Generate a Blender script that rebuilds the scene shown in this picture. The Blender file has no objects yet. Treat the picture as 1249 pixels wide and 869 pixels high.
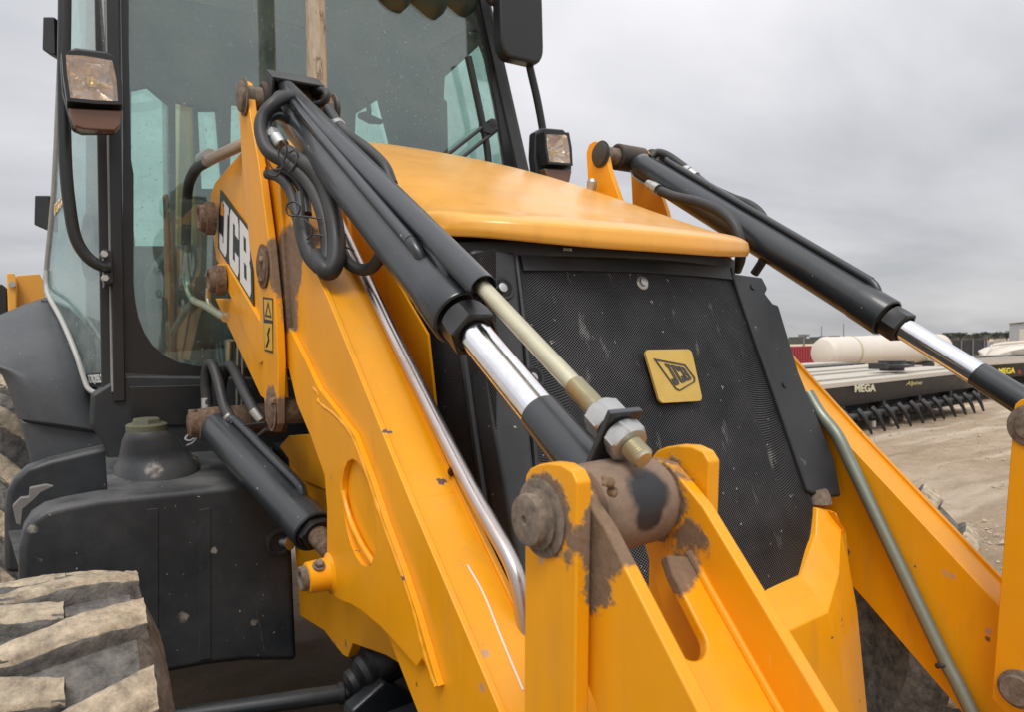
import bpy, bmesh, math, random
from mathutils import Vector, Matrix, noise
random.seed(7)
SC = bpy.context.scene
COL = SC.collection
R = math.radians
V = Vector

# ------------------------------------------------------------------ camera
CAM = V((-1.18, 0.0, 1.5)); YAW = 0.5720; PITCH = 0.0593; F = 865.75; ROLL = -0.0273; CX = 624.5; CY = 424.1+F*math.tan(PITCH)
FWD = V((math.sin(YAW)*math.cos(PITCH), math.cos(YAW)*math.cos(PITCH), -math.sin(PITCH)))
RGT = V((math.cos(YAW), -math.sin(YAW), 0)); UPV = RGT.cross(FWD)
RGT, UPV = RGT*math.cos(ROLL)+UPV*math.sin(ROLL), UPV*math.cos(ROLL)-RGT*math.sin(ROLL)
cd = bpy.data.cameras.new('camera'); cam = bpy.data.objects.new('camera', cd); COL.objects.link(cam)
cam.location = CAM
cam.rotation_euler = Matrix((RGT, UPV, -FWD)).transposed().to_euler()
cd.sensor_width = 36; cd.lens = F/1249*36; cd.shift_y = (CY-434.5)/1249.0
cd.clip_start = 0.02; cd.clip_end = 3000
cd.dof.use_dof = True; cd.dof.focus_distance = 1.6; cd.dof.aperture_fstop = 8
SC.camera = cam

# ------------------------------------------------------------------ light
SUN_EL, SUN_AZ = R(58), R(215)      # azimuth clockwise from +Y
w = bpy.data.worlds.new('World'); SC.world = w; w.use_nodes = True
nt = w.node_tree; N = nt.nodes; L = nt.links; N.clear()
out = N.new('ShaderNodeOutputWorld'); bg = N.new('ShaderNodeBackground'); L.new(bg.outputs[0], out.inputs[0])
sky = N.new('ShaderNodeTexSky'); sky.sky_type = 'NISHITA'; sky.sun_disc = False
sky.sun_elevation = SUN_EL; sky.sun_rotation = SUN_AZ
tc = N.new('ShaderNodeTexCoord'); sep = N.new('ShaderNodeSeparateXYZ'); L.new(tc.outputs['Generated'], sep.inputs[0])
def wm(op, a, b=None, c=None):
    n = N.new('ShaderNodeMath'); n.operation = op
    for i, x in enumerate((a, b, c)):
        if x is None: continue
        if isinstance(x, (int, float)): n.inputs[i].default_value = x
        else: L.new(x, n.inputs[i])
    return n.outputs[0]
zc = wm('MAXIMUM', sep.outputs[2], 0.0)
den = wm('ADD', zc, 0.22)
cx = wm('DIVIDE', sep.outputs[0], den); cy = wm('DIVIDE', sep.outputs[1], den)
cmb = N.new('ShaderNodeCombineXYZ'); L.new(cx, cmb.inputs[0]); L.new(cy, cmb.inputs[1])
mp = N.new('ShaderNodeMapping'); mp.inputs['Rotation'].default_value = (0, 0, R(35)); mp.inputs['Scale'].default_value = (0.75, 1.1, 1)
L.new(cmb.outputs[0], mp.inputs[0])
nz = N.new('ShaderNodeTexNoise'); nz.inputs['Scale'].default_value = 1.1; nz.inputs['Detail'].default_value = 7; nz.inputs['Roughness'].default_value = 0.5; nz.inputs['Distortion'].default_value = 0.3
L.new(mp.outputs[0], nz.inputs[0])
rp = N.new('ShaderNodeValToRGB'); L.new(nz.outputs[0], rp.inputs[0])
rp.color_ramp.elements[0].position = 0.31; rp.color_ramp.elements[0].color = (0.63, 0.64, 0.68, 1)
rp.color_ramp.elements[1].position = 0.69; rp.color_ramp.elements[1].color = (1.10, 1.08, 1.10, 1)
grad = wm('MULTIPLY_ADD', zc, 1.9, 1.0)          # overcast sky: brighter towards the zenith
hz = wm('MULTIPLY', grad, 3.75)
vm = N.new('ShaderNodeVectorMath'); vm.operation = 'SCALE'; L.new(rp.outputs[0], vm.inputs[0]); L.new(hz, vm.inputs[3])
mx = N.new('ShaderNodeMix'); mx.data_type = 'RGBA'; mx.inputs[0].default_value = 0.94
L.new(sky.outputs[0], mx.inputs[6]); L.new(vm.outputs[0], mx.inputs[7]); L.new(mx.outputs[2], bg.inputs[0])
bg.inputs[1].default_value = 0.1
sd = bpy.data.lights.new('sun', 'SUN'); sd.energy = 1.2; sd.angle = R(22); sd.color = (1, 0.96, 0.9)
so = bpy.data.objects.new('sun', sd); COL.objects.link(so)
sv = V((math.sin(SUN_AZ)*math.cos(SUN_EL), math.cos(SUN_AZ)*math.cos(SUN_EL), math.sin(SUN_EL)))
so.rotation_euler = sv.to_track_quat('Z', 'Y').to_euler(); so.location = (0, 0, 20)
SC.view_settings.view_transform = 'Standard'; SC.view_settings.look = 'None'
SC.view_settings.exposure = 0.6; SC.view_settings.gamma = 1

# ------------------------------------------------------------------ point helpers: a photo direction met with a real plane
def ray(px, py): return FWD + RGT*((px-CX)/F) + UPV*((CY-py)/F)
def PX(px, py, x): d = ray(px, py); return CAM + d*((x-CAM.x)/d.x)
def PY(px, py, y): d = ray(px, py); return CAM + d*((y-CAM.y)/d.y)
def PZ(px, py, z): d = ray(px, py); return CAM + d*((z-CAM.z)/d.z)
def PN(px, py, p0, n): d = ray(px, py); return CAM + d*((p0-CAM).dot(n)/d.dot(n))
def PD(px, py, t): return CAM + ray(px, py)*t

# ------------------------------------------------------------------ materials
MATS = {}
class NG:
    def __init__(s, name):
        s.m = bpy.data.materials.new(name); s.m.use_nodes = True
        s.t = s.m.node_tree; s.n = s.t.nodes; s.l = s.t.links
        s.b = s.n['Principled BSDF']; s.geo = s.n.new('ShaderNodeNewGeometry'); s.tc = s.n.new('ShaderNodeTexCoord')
    def put(s, x, sock):
        if isinstance(x, (int, float)): sock.default_value = x
        elif isinstance(x, (tuple, list)): sock.default_value = tuple(x) + ((1,) if len(x) == 3 and sock.type == 'RGBA' else ())
        elif x is not None: s.l.new(x, sock)
    def noise(s, scale, detail=4, rough=0.55, vec=None, dist=0.0):
        n = s.n.new('ShaderNodeTexNoise'); n.inputs['Scale'].default_value = scale; n.inputs['Detail'].default_value = detail
        n.inputs['Roughness'].default_value = rough; n.inputs['Distortion'].default_value = dist
        s.l.new(vec or s.geo.outputs['Position'], n.inputs['Vector']); return n.outputs[0]
    def scaled(s, sc, rot=(0, 0, 0)):
        m = s.n.new('ShaderNodeMapping'); m.inputs['Scale'].default_value = sc; m.inputs['Rotation'].default_value = rot
        s.l.new(s.geo.outputs['Position'], m.inputs[0]); return m.outputs[0]
    def math(s, op, a, b=None, c=None, clamp=False):
        n = s.n.new('ShaderNodeMath'); n.operation = op; n.use_clamp = clamp
        for i, x in enumerate((a, b, c)): s.put(x, n.inputs[i]) if x is not None else None
        return n.outputs[0]
    def ramp(s, x, lo, hi, a=0.0, b=1.0):
        n = s.n.new('ShaderNodeMapRange'); s.put(x, n.inputs[0]); n.inputs[1].default_value = lo; n.inputs[2].default_value = hi
        n.inputs[3].default_value = a; n.inputs[4].default_value = b; return n.outputs[0]
    def mix(s, f, a, b):
        n = s.n.new('ShaderNodeMix'); n.data_type = 'RGBA'; s.put(f, n.inputs[0]); s.put(a, n.inputs[6]); s.put(b, n.inputs[7]); return n.outputs[2]
    def bump(s, h, strength=0.3, dist=0.002):
        n = s.n.new('ShaderNodeBump'); n.inputs['Strength'].default_value = strength; n.inputs['Distance'].default_value = dist
        s.l.new(h, n.inputs['Height']); s.l.new(n.outputs[0], s.b.inputs['Normal'])
    def blobs(s, spots, wob=0.02, soft=0.35):
        """1 inside the listed spheres (centre, radius), with a ragged edge"""
        w_ = s.noise(38, 5, 0.65); acc = None
        for c, r in spots:
            v = s.n.new('ShaderNodeVectorMath'); v.operation = 'DISTANCE'
            s.l.new(s.geo.outputs['Position'], v.inputs[0]); v.inputs[1].default_value = tuple(c)
            d = s.math('MULTIPLY_ADD', w_, wob*2, v.outputs['Value'])
            k = s.ramp(d, r+wob, r*(1-soft)+wob)
            acc = k if acc is None else s.math('MAXIMUM', acc, k)
        return acc
    def col(s, c): s.put(c, s.b.inputs['Base Color'])
    def rough(s, r): s.put(r, s.b.inputs['Roughness'])
    def metal(s, r): s.put(r, s.b.inputs['Metallic'])
MUD = (0.20, 0.125, 0.075); DUST = (0.24, 0.235, 0.225)
PINY, PINZ = 0.6458, 1.3082
TOPY, TOPZ = 1.9657, 2.1746; CXL = 0.6208
MIDP = PX(322, 325, -0.72); LOWP = PX(332, 503, -0.72)
MUDSPOTS = []
for sx in (-1, 1):
    MUDSPOTS += [((sx*0.722, PINY-0.008, PINZ+0.005), 0.050), ((sx*0.680, PINY-0.055, PINZ-0.02), 0.055), ((sx*0.688, PINY-0.055, PINZ-0.065), 0.036), ((sx*0.545, PINY, PINZ), 0.052), ((sx*0.60, PINY-0.05, PINZ-0.05), 0.058),
                 ((sx*0.70, MIDP.y, MIDP.z+0.01), 0.055), ((sx*0.66, MIDP.y-0.10, MIDP.z), 0.10), ((sx*0.62, MIDP.y-0.08, MIDP.z-0.12), 0.09),
                 ((sx*0.70, LOWP.y, LOWP.z), 0.075)]

CHIPS = [(PX(590, 783, -0.66), 0.011), (PX(581, 760, -0.66), 0.006), (PX(622, 745, -0.64), 0.004), (PX(640, 835, -0.66), 0.004), (PX(452, 690, -0.69), 0.003), (PX(508, 835, -0.68), 0.004),
         (PY(1016, 845, 0.97), 0.010), (PY(1024, 716, 1.0), 0.007), (PY(994, 757, 1.0), 0.007), (PY(953, 741, 1.05), 0.004), (PY(998, 851, 0.96), 0.006), (PY(1001, 637, 1.08), 0.006), (PY(1047, 856, 0.97), 0.007), (PY(975, 790, 0.96), 0.004), (PX(1205, 780, 0.57), 0.006), (PX(1119, 585, 0.6), 0.003), (PX(700, 770, -0.70), 0.003), (PX(750, 800, -0.70), 0.004)]
PRIMER = [(PX(1157, 699, 0.58), 0.016), (PX(1163, 703, 0.575), 0.010), (PX(592, 797, -0.66), 0.008), (PX(1206, 771, 0.57), 0.008), (PX(491, 490, -0.62), 0.012), (PX(425, 790, -0.55), 0.006), (PX(588, 840, -0.68), 0.009), (PY(1018, 862, 0.97), 0.012), (PY(996, 770, 1.0), 0.008), (PX(660, 683, -0.729), 0.006)]
def paint(name='yellow_paint', base=(0.88, 0.365, 0.004), mud=True, wear=1.0):
    g = NG(name)
    n1 = g.noise(3.0, 5, 0.6); c = g.mix(g.ramp(n1, 0.35, 0.7), base, tuple(x*0.90 for x in base))
    st = g.noise(7, 4, 0.6, g.scaled((3, 3, 0.5)))                                   # run-down grime
    c = g.mix(g.ramp(st, 0.52, 0.78, 0, 0.28), c, (0.40, 0.20, 0.05))
    du = g.noise(5.2, 7, 0.65)
    upn = g.n.new('ShaderNodeSeparateXYZ'); g.l.new(g.geo.outputs['Normal'], upn.inputs[0])
    upm = g.ramp(upn.outputs[2], 0.0, 0.9, 0.25, 1.0)
    dm = g.math('MULTIPLY', g.ramp(du, 0.48, 0.8, 0.0, 0.22), upm)
    c = g.mix(dm, c, (0.66, 0.42, 0.18))
    ch = g.noise(24, 3, 0.5); chips = g.ramp(ch, 0.735, 0.75); chr_ = g.ramp(ch, 0.72, 0.735)
    c = g.mix(g.math('MULTIPLY', chr_, 0.6*wear), c, (0.55, 0.33, 0.20)); c = g.mix(g.math('MULTIPLY', chips, 0.9*wear), c, (0.09, 0.06, 0.05))
    sc = g.noise(60, 2, 0.5, g.scaled((1, 4, 0.35), (0.5, 0.2, 0.4))); c = g.mix(g.ramp(sc, 0.76, 0.80, 0, 0.5), c, (0.9, 0.62, 0.25))
    r = g.ramp(du, 0.35, 0.75, 0.30, 0.55)
    g.b.inputs['Coat Weight'].default_value = 0.12; g.b.inputs['Coat Roughness'].default_value = 0.15
    if mud:
        m = g.blobs(MUDSPOTS, 0.022, 0.12); rs = g.blobs(CHIPS, 0.006, 0.3); c = g.mix(g.math('MULTIPLY', rs, 0.92), c, g.mix(g.noise(160, 3, 0.7), (0.05, 0.03, 0.022), (0.22, 0.14, 0.10)))
        pr_ = g.blobs(PRIMER, 0.007, 0.5); c = g.mix(g.math('MULTIPLY', pr_, 0.7), c, (0.40, 0.30, 0.27))
        mc = g.mix(g.noise(70, 4, 0.7), (0.11, 0.066, 0.04), (0.31, 0.21, 0.135))
        c = g.mix(m, c, mc); rr = g.n.new('ShaderNodeMix'); g.put(m, rr.inputs[0]); g.put(r, rr.inputs[2]); rr.inputs[3].default_value = 0.95; r = rr.outputs[0]
        cw = g.math('MULTIPLY_ADD', m, -0.12, 0.12); g.l.new(cw, g.b.inputs['Coat Weight'])
        h = g.math('ADD', g.math('MULTIPLY', g.noise(110, 5, 0.7), g.math('MULTIPLY', m, 2.5)), g.math('MULTIPLY', g.noise(14, 2), 0.9))
        g.bump(h, 0.35, 0.0022)
    else: g.bump(g.noise(9, 2), 0.12, 0.004); g.b.inputs['Coat Weight'].default_value = 0.45; g.b.inputs['Coat Roughness'].default_value = 0.18
    g.col(c); g.rough(r); g.b.inputs['Specular IOR Level'].default_value = 0.38
    return g.m
def plastic(name, base, rough=0.6, dust=0.35, specks=True, bump=0.25, coat=0.0, dustcol=DUST, spots=None):
    g = NG(name); n1 = g.noise(6, 6, 0.65); n2 = g.noise(45, 4, 0.6)
    up = g.n.new('ShaderNodeSeparateXYZ'); g.l.new(g.geo.outputs['Normal'], up.inputs[0])
    upm = g.ramp(up.outputs[2], -0.1, 0.9, 0.16, 1.0)
    c = g.mix(g.ramp(n2, 0.3, 0.7, 0, 0.5), base, tuple(x*1.5 for x in base))
    d = g.math('MULTIPLY', g.ramp(n1, 0.40, 0.72, 0.08, dust), upm)
    c = g.mix(d, c, dustcol)
    if specks:
        v = g.noise(85, 2, 0.4); c = g.mix(g.ramp(v, 0.76, 0.79, 0, 0.7), c, (0.5, 0.47, 0.42))
        s2 = g.noise(6, 5, 0.7, g.scaled((4, 4, 0.6))); c = g.mix(g.ramp(s2, 0.69, 0.74, 0, 0.30), c, (0.4, 0.37, 0.33))
    if spots:
        sm = g.blobs(spots, 0.022, 0.4); c = g.mix(g.math('MULTIPLY', sm, g.ramp(n2, 0.35, 0.6, 0.1, 0.9)), c, (0.30, 0.27, 0.23))
    g.col(c); g.rough(g.ramp(n1, 0.3, 0.7, rough-0.08, min(1, rough+0.15))); g.bump(g.noise(320, 2), bump, 0.0008)
    g.b.inputs['Coat Weight'].default_value = coat
    return g.m
def metalm(name, base, rough, streak=None, dirt=0.0, dirtcol=MUD, scale=30, metallic=1.0):
    g = NG(name); c = base; n1 = g.noise(scale, 5, 0.65)
    c = g.mix(g.ramp(n1, 0.45, 0.8, 0, 0.35), base, tuple(x*0.55 for x in base))
    dd = g.ramp(g.noise(scale*0.4, 6, 0.7), 0.62-0.3*dirt, 0.72-0.1*dirt, 0, 1)
    if dirt > 0:
        k = g.math('MULTIPLY', dd, min(1, dirt*1.3)); c = g.mix(k, c, dirtcol); g.metal(g.math('MULTIPLY_ADD', k, -metallic, metallic, clamp=True))
    else: g.metal(metallic)
    g.col(c); g.rough(g.ramp(n1, 0.3, 0.8, rough, min(1, rough+0.2))); g.bump(g.noise(scale*5, 3), 0.12, 0.0008)
    return g.m
def flat(name, base, rough=0.6, metallic=0.0, bump=0.0, var=0.0, scale=20):
    g = NG(name)
    c = base if var == 0 else g.mix(g.noise(scale, 5, 0.65), tuple(x*(1-var) for x in base), tuple(min(1, x*(1+var)) for x in base))
    g.col(c); g.rough(rough); g.metal(metallic)
    if bump: g.bump(g.noise(scale*4, 4), bump, 0.002)
    return g.m
def mud_mat(name, a=(0.11, 0.066, 0.04), b=(0.31, 0.21, 0.135), scale=60, bump=0.6, dist=0.004):
    g = NG(name); n = g.noise(scale, 6, 0.72); g.col(g.mix(g.ramp(n, 0.3, 0.7), a, b)); g.rough(0.95); g.bump(g.noise(scale*1.6, 6, 0.75), bump, dist); g.b.inputs['Specular IOR Level'].default_value = 0.15
    return g.m
def glass(name, tint, extra=0.02, dirt=0.25, dirtcol=(0.36, 0.38, 0.36)):
    g = NG(name); tr = g.n.new('ShaderNodeBsdfTransparent'); tr.inputs[0].default_value = tint + (1,)
    gl = g.n.new('ShaderNodeBsdfGlossy'); gl.inputs['Roughness'].default_value = 0.02; gl.inputs[0].default_value = (0.9, 0.95, 0.95, 1)
    fr = g.n.new('ShaderNodeLayerWeight'); fr.inputs['Blend'].default_value = 0.5; fz = g.math('POWER', fr.outputs['Facing'], 5.0); fz = g.math('MULTIPLY_ADD', fz, 0.96, 0.042)
    m1 = g.n.new('ShaderNodeMixShader'); g.l.new(g.math('ADD', g.math('MULTIPLY', fz, 1.6), extra, clamp=True), m1.inputs[0])
    g.l.new(tr.outputs[0], m1.inputs[1]); g.l.new(gl.outputs[0], m1.inputs[2])
    df = g.n.new('ShaderNodeBsdfDiffuse'); df.inputs[0].default_value = dirtcol + (1,)
    a = g.ramp(g.noise(4, 8, 0.75), 0.40, 0.75, 0.015, dirt); sp = g.ramp(g.noise(75, 3, 0.5), 0.675, 0.71, 0, 0.6)
    sp2 = g.ramp(g.noise(26, 4, 0.7, g.scaled((1, 1, 2.5), (0.3, 0.7, 0))), 0.70, 0.74, 0, 0.28)
    m2 = g.n.new('ShaderNodeMixShader'); g.l.new(g.math('MAXIMUM', g.math('MAXIMUM', a, sp), sp2), m2.inputs[0]); g.l.new(m1.outputs[0], m2.inputs[1]); g.l.new(df.outputs[0], m2.inputs[2])
    o = [x for x in g.n if x.type == 'OUTPUT_MATERIAL'][0]; g.l.new(m2.outputs[0], o.inputs[0])
    return g.m
def mesh_grille(name):
    g = NG(name); uv = g.tc.outputs['UV']
    mpn = g.n.new('ShaderNodeMapping'); mpn.inputs['Rotation'].default_value = (0, 0, R(45)); mpn.inputs['Scale'].default_value = (1/0.0046, 1/0.0046, 1); g.l.new(uv, mpn.inputs[0])
    vo = g.n.new('ShaderNodeTexVoronoi'); vo.inputs['Scale'].default_value = 1; vo.inputs['Randomness'].default_value = 0; g.l.new(mpn.outputs[0], vo.inputs['Vector'])
    hole = g.ramp(vo.outputs['Distance'], 0.44, 0.36)
    n = g.noise(7, 5, 0.6); c = g.mix(g.ramp(n, 0.35, 0.75), (0.034, 0.036, 0.040), (0.090, 0.090, 0.094))
    sp = g.ramp(g.noise(58, 3, 0.55), 0.69, 0.72, 0, 0.9); run = g.ramp(g.noise(26, 4, 0.6, g.scaled((1, 1, 0.14))), 0.64, 0.74, 0, 0.40)
    c = g.mix(g.math('MAXIMUM', sp, run), c, (0.55, 0.54, 0.52))
    c = g.mix(hole, c, (0.002, 0.002, 0.002)); g.col(c); g.rough(g.math('MULTIPLY_ADD', hole, 0.5, 0.42)); g.bump(g.math('SUBTRACT', 1.0, hole), 0.5, 0.0015)
    g.l.new(g.math('MULTIPLY_ADD', hole, -0.5, 0.5), g.b.inputs['Specular IOR Level'])
    return g.m
YEL = paint(); YEL2 = paint('yellow_paint_hood', (0.86, 0.41, 0.055), mud=False, wear=0.35)
DARK = plastic('dark_plastic', (0.013, 0.016, 0.019), 0.5, 0.28); TANKM = plastic('tank_plastic', (0.012, 0.016, 0.020), 0.45, 0.50, True, 0.5, spots=[(PY(188, 574, 2.44), 0.03), (PY(243, 558, 2.55), 0.05), (PY(262, 562, 2.5), 0.03), (PY(220, 577, 2.42), 0.015), (PY(40, 645, 2.3), 0.014), (PY(49, 682, 2.3), 0.012), (PY(223, 753, 2.3), 0.018), (PY(259, 672, 2.3), 0.011), (PY(195, 541, 2.44), 0.012), (PY(45, 720, 2.3), 0.02), (PY(310, 760, 2.3), 0.008), (PY(150, 585, 2.4), 0.03)])
FEND = plastic('fender_plastic', (0.050, 0.056, 0.064), 0.5, 0.30)
CYLP = plastic('cylinder_grey_paint', (0.014, 0.018, 0.022), 0.30, 0.13, True, 0.1, 0.2, (0.25, 0.26, 0.26))
RUB = plastic('hose_rubber', (0.012, 0.013, 0.014), 0.5, 0.35, False, 0.4); BLK = plastic('black_paint', (0.008, 0.009, 0.010), 0.35, 0.12, False, 0.1)
DBAR = plastic('dirty_barrel', (0.018, 0.018, 0.018), 0.6, 1.0, False, 0.4, 0, (0.20, 0.115, 0.07)); GPIN = plastic('greasy_pin', (0.03, 0.03, 0.028), 0.5, 0.6, False, 0.3)
CHR = metalm('chrome', (0.86, 0.86, 0.88), 0.07); STL = metalm('tube_steel', (0.56, 0.50, 0.47), 0.22, dirt=0.30, dirtcol=(0.34, 0.24, 0.19), scale=14)
CPIPE = metalm('tarnished_pipe', (0.50, 0.40, 0.32), 0.35, dirt=0.35, dirtcol=(0.2, 0.13, 0.09), scale=18, metallic=0.8); GRN = metalm('dull_green_steel', (0.24, 0.27, 0.22), 0.38, dirt=0.25, dirtcol=(0.16, 0.14, 0.11), scale=20, metallic=0.6)
ZINC = metalm('zinc_steel', (0.52, 0.52, 0.50), 0.36, dirt=0.12, dirtcol=(0.3, 0.26, 0.2), scale=40); PASS = metalm('passivated_rod', (0.62, 0.58, 0.42), 0.30, dirt=0.30, dirtcol=(0.28, 0.22, 0.14), scale=25)
RUST = mud_mat('rusty_dirt', (0.07, 0.045, 0.032), (0.24, 0.165, 0.115), 70, 0.5, 0.002); MUDM = mud_mat('caked_mud')
PINM = mud_mat('dusty_pin', (0.085, 0.068, 0.055), (0.28, 0.225, 0.175), 55, 0.3, 0.0012)
LUGM = mud_mat('dry_mud_rubber', (0.20, 0.17, 0.13), (0.66, 0.55, 0.40), 34, 0.9, 0.007); TYR = mud_mat('dusty_tyre', (0.060, 0.060, 0.058), (0.29, 0.275, 0.25), 24, 1.0, 0.010)
MESHM = mesh_grille('grille_mesh'); GOLD = metalm('badge_gold', (0.62, 0.42, 0.10), 0.42, dirt=0.12, dirtcol=(0.38, 0.30, 0.16), scale=18, metallic=0.25)
LOGB = flat('logo_black', (0.022, 0.023, 0.025), 0.5); LOGD = flat('badge_black', (0.05, 0.048, 0.04), 0.4); LOGW = flat('logo_white', (0.74, 0.74, 0.72), 0.5, var=0.07, scale=30)
LOGO = flat('logo_orange', (0.72, 0.27, 0.03), 0.5); DECY = flat('decal_yellow', (0.62, 0.36, 0.03), 0.5)
GLS = glass('tinted_glass', (0.82, 0.94, 0.90), 0.045, 0.16); GLS2 = glass('side_glass', (0.6, 0.75, 0.72), 0.14, 0.5, (0.5, 0.55, 0.53)); LENS = glass('lamp_lens', (0.97, 0.94, 0.91), 0.02, 0.12, (0.6, 0.5, 0.42))
REFL = metalm('lamp_reflector', (0.92, 0.84, 0.77), 0.14, dirt=0.04, dirtcol=(0.36, 0.26, 0.2), scale=40); AMB = flat('smoked_amber', (0.16, 0.085, 0.055), 0.25, 0, 0.2, 0.3); BULB = flat('lamp_bulb', (0.95, 0.75, 0.3), 0.1, 0.6)
CABIN = plastic('cab_liner', (0.10, 0.11, 0.11), 0.7, 0.15, False); LINER = flat('roof_liner', (0.34, 0.36, 0.35), 0.8, var=0.1); SEATM = flat('seat_fabric', (0.05, 0.05, 0.055), 0.8, var=0.2)
EXH = NG('corroded_exhaust')
_n = EXH.noise(14, 7, 0.7, EXH.scaled((2.5, 2.5, 0.5))); _c = EXH.mix(EXH.ramp(_n, 0.35, 0.65), (0.50, 0.43, 0.33), (0.30, 0.23, 0.16))
_k = EXH.ramp(EXH.noise(9, 6, 0.7, EXH.scaled((3, 3, 0.5))), 0.55, 0.60); _k2 = EXH.ramp(EXH.noise(9, 6, 0.7, EXH.scaled((3, 3, 0.5))), 0.62, 0.57)
EXH.col(EXH.mix(EXH.math('MULTIPLY', _k, EXH.math('MULTIPLY', _k2, 1.6)), _c, (0.09, 0.05, 0.035))); EXH.rough(0.8); EXH.bump(_n, 0.6, 0.004); EXH = EXH.m
CAPG = flat('filler_cap_green', (0.095, 0.10, 0.065), 0.6, 0, 0.3, 0.5, 30); WIRE = flat('tie_wire', (0.02, 0.018, 0.016), 0.5); CLIPM = flat('broken_grey_plastic', (0.17, 0.165, 0.155), 0.7, 0, 0.3, 0.3); TRIMG = flat('pale_trim', (0.42, 0.42, 0.40), 0.4, var=0.2); GREY = flat('grey_trim', (0.30, 0.30, 0.29), 0.5, var=0.3)

# ------------------------------------------------------------------ mesh helpers
def sharpen(bm, ang=32):
    for f in bm.faces: f.smooth = True
    for e in bm.edges:
        if len(e.link_faces) == 2: e.smooth = e.calc_face_angle(0) < R(ang)
def finish(bm, ang=32, smooth=True):
    bmesh.ops.remove_doubles(bm, verts=bm.verts, dist=1e-6)
    bmesh.ops.recalc_face_normals(bm, faces=bm.faces)
    if smooth: sharpen(bm, ang)
    me = bpy.data.meshes.new('mesh'); bm.to_mesh(me); bm.free(); return me
class Thing: pass
def root(name, loc, label, cat, group=None):
    o = bpy.data.objects.new(name, None); o.empty_display_size = 0.2; COL.objects.link(o); o.location = loc
    o['label'] = label; o['category'] = cat
    if group: o['group'] = group
    return o
def obj(name, me, mat, parent=None, label=None, kind=None, cat=None, bevel=0, seg=2, group=None):
    if isinstance(me, bmesh.types.BMesh): me = finish(me)
    me.name = name; me.materials.clear(); me.materials.append(mat)
    o = bpy.data.objects.new(name, me); COL.objects.link(o)
    if parent:
        o.parent = parent
        if parent.type == 'EMPTY' and not parent.get('_loc0'): o.location = -parent.location
    if label: o['label'] = label
    if kind: o['kind'] = kind
    if cat: o['category'] = cat
    if group: o['group'] = group
    if bevel:
        m = o.modifiers.new('bevel', 'BEVEL'); m.width = bevel; m.segments = seg; m.limit_method = 'ANGLE'; m.angle_limit = R(32); m.harden_normals = True
    return o
def NB(): return bmesh.new()
def frame(d):
    d = d.normalized(); a = V((0, 0, 1)) if abs(d.z) < 0.9 else V((1, 0, 0)); u = d.cross(a).normalized(); return u, u.cross(d).normalized()
def add_lathe(bm, p0, d, prof, n=28, hexs=()):
    """prof: list of (distance along d, radius); indices listed in hexs get hexagonal rings"""
    d = V(d).normalized(); u, v = frame(d); p0 = V(p0); rings = []
    for i, (t, r) in enumerate(prof):
        ring = []
        for k in range(n):
            a = 2*math.pi*k/n; rr = r
            if i in hexs:
                b = (a % (math.pi/3)) - math.pi/6; rr = r*math.cos(math.pi/6)/math.cos(b)
            ring.append(bm.verts.new(p0+d*t+(u*math.cos(a)+v*math.sin(a))*rr))
        rings.append(ring)
    for a, b in zip(rings, rings[1:]):
        for k in range(n): bm.faces.new((a[k], a[(k+1) % n], b[(k+1) % n], b[k]))
    bm.faces.new(rings[0][::-1]); bm.faces.new(rings[-1]); return bm
def lathe(p0, d, prof, n=28, hexs=()): return add_lathe(NB(), p0, d, prof, n, hexs)
def smooth_path(P, k=6):
    P = [V(p) for p in P]
    if len(P) < 3 or k < 2: return P
    Q = [P[0]*2-P[1]] + P + [P[-1]*2-P[-2]]; o = []
    for i in range(1, len(Q)-2):
        for j in range(k):
            t = j/k; a, b, c, d = Q[i-1:i+3]
            o.append(0.5*((2*b)+(c-a)*t+(2*a-5*b+4*c-d)*t*t+(3*b-a-3*c+d)*t**3))
    return o+[P[-1]]
def add_tube(bm, P, r, n=14, k=6, rad=None):
    P = smooth_path(P, k); rings = []; u = None
    for i, p in enumerate(P):
        d = (P[min(i+1, len(P)-1)]-P[max(i-1, 0)]).normalized()
        if u is None: u, v = frame(d)
        else: u = (u-d*u.dot(d)).normalized(); v = u.cross(d)
        rr = r if rad is None else rad(i/(len(P)-1))*r
        rings.append([bm.verts.new(p+(u*math.cos(2*math.pi*j/n)+v*math.sin(2*math.pi*j/n))*rr) for j in range(n)])
    for a, b in zip(rings, rings[1:]):
        for j in range(n): bm.faces.new((a[j], a[(j+1) % n], b[(j+1) % n], b[j]))
    bm.faces.new(rings[0][::-1]); bm.faces.new(rings[-1]); return bm
def tube(P, r, n=14, k=6, rad=None): return add_tube(NB(), P, r, n, k, rad)
def add_prism(bm, pts, ext):
    """pts: planar polygon (3-D), ext: extrusion vector"""
    ext = V(ext); a = [bm.verts.new(V(p)) for p in pts]; b = [bm.verts.new(V(p)+ext) for p in pts]; n = len(a)
    bm.faces.new(a[::-1]); bm.faces.new(b)
    for i in range(n): bm.faces.new((a[i], a[(i+1) % n], b[(i+1) % n], b[i]))
    return bm
def prism(pts, ext): return add_prism(NB(), pts, ext)
def add_box(bm, c, s, M=None):
    c = V(c); v = []
    for dx in (-1, 1):
        for dy in (-1, 1):
            for dz in (-1, 1):
                p = V((dx*s[0]/2, dy*s[1]/2, dz*s[2]/2)); v.append(bm.verts.new(c+(M @ p if M else p)))
    for f in ((0, 1, 3, 2), (4, 6, 7, 5), (0, 4, 5, 1), (2, 3, 7, 6), (0, 2, 6, 4), (1, 5, 7, 3)): bm.faces.new([v[i] for i in f])
    return bm
def box(c, s, M=None): return add_box(NB(), c, s, M)
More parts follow.
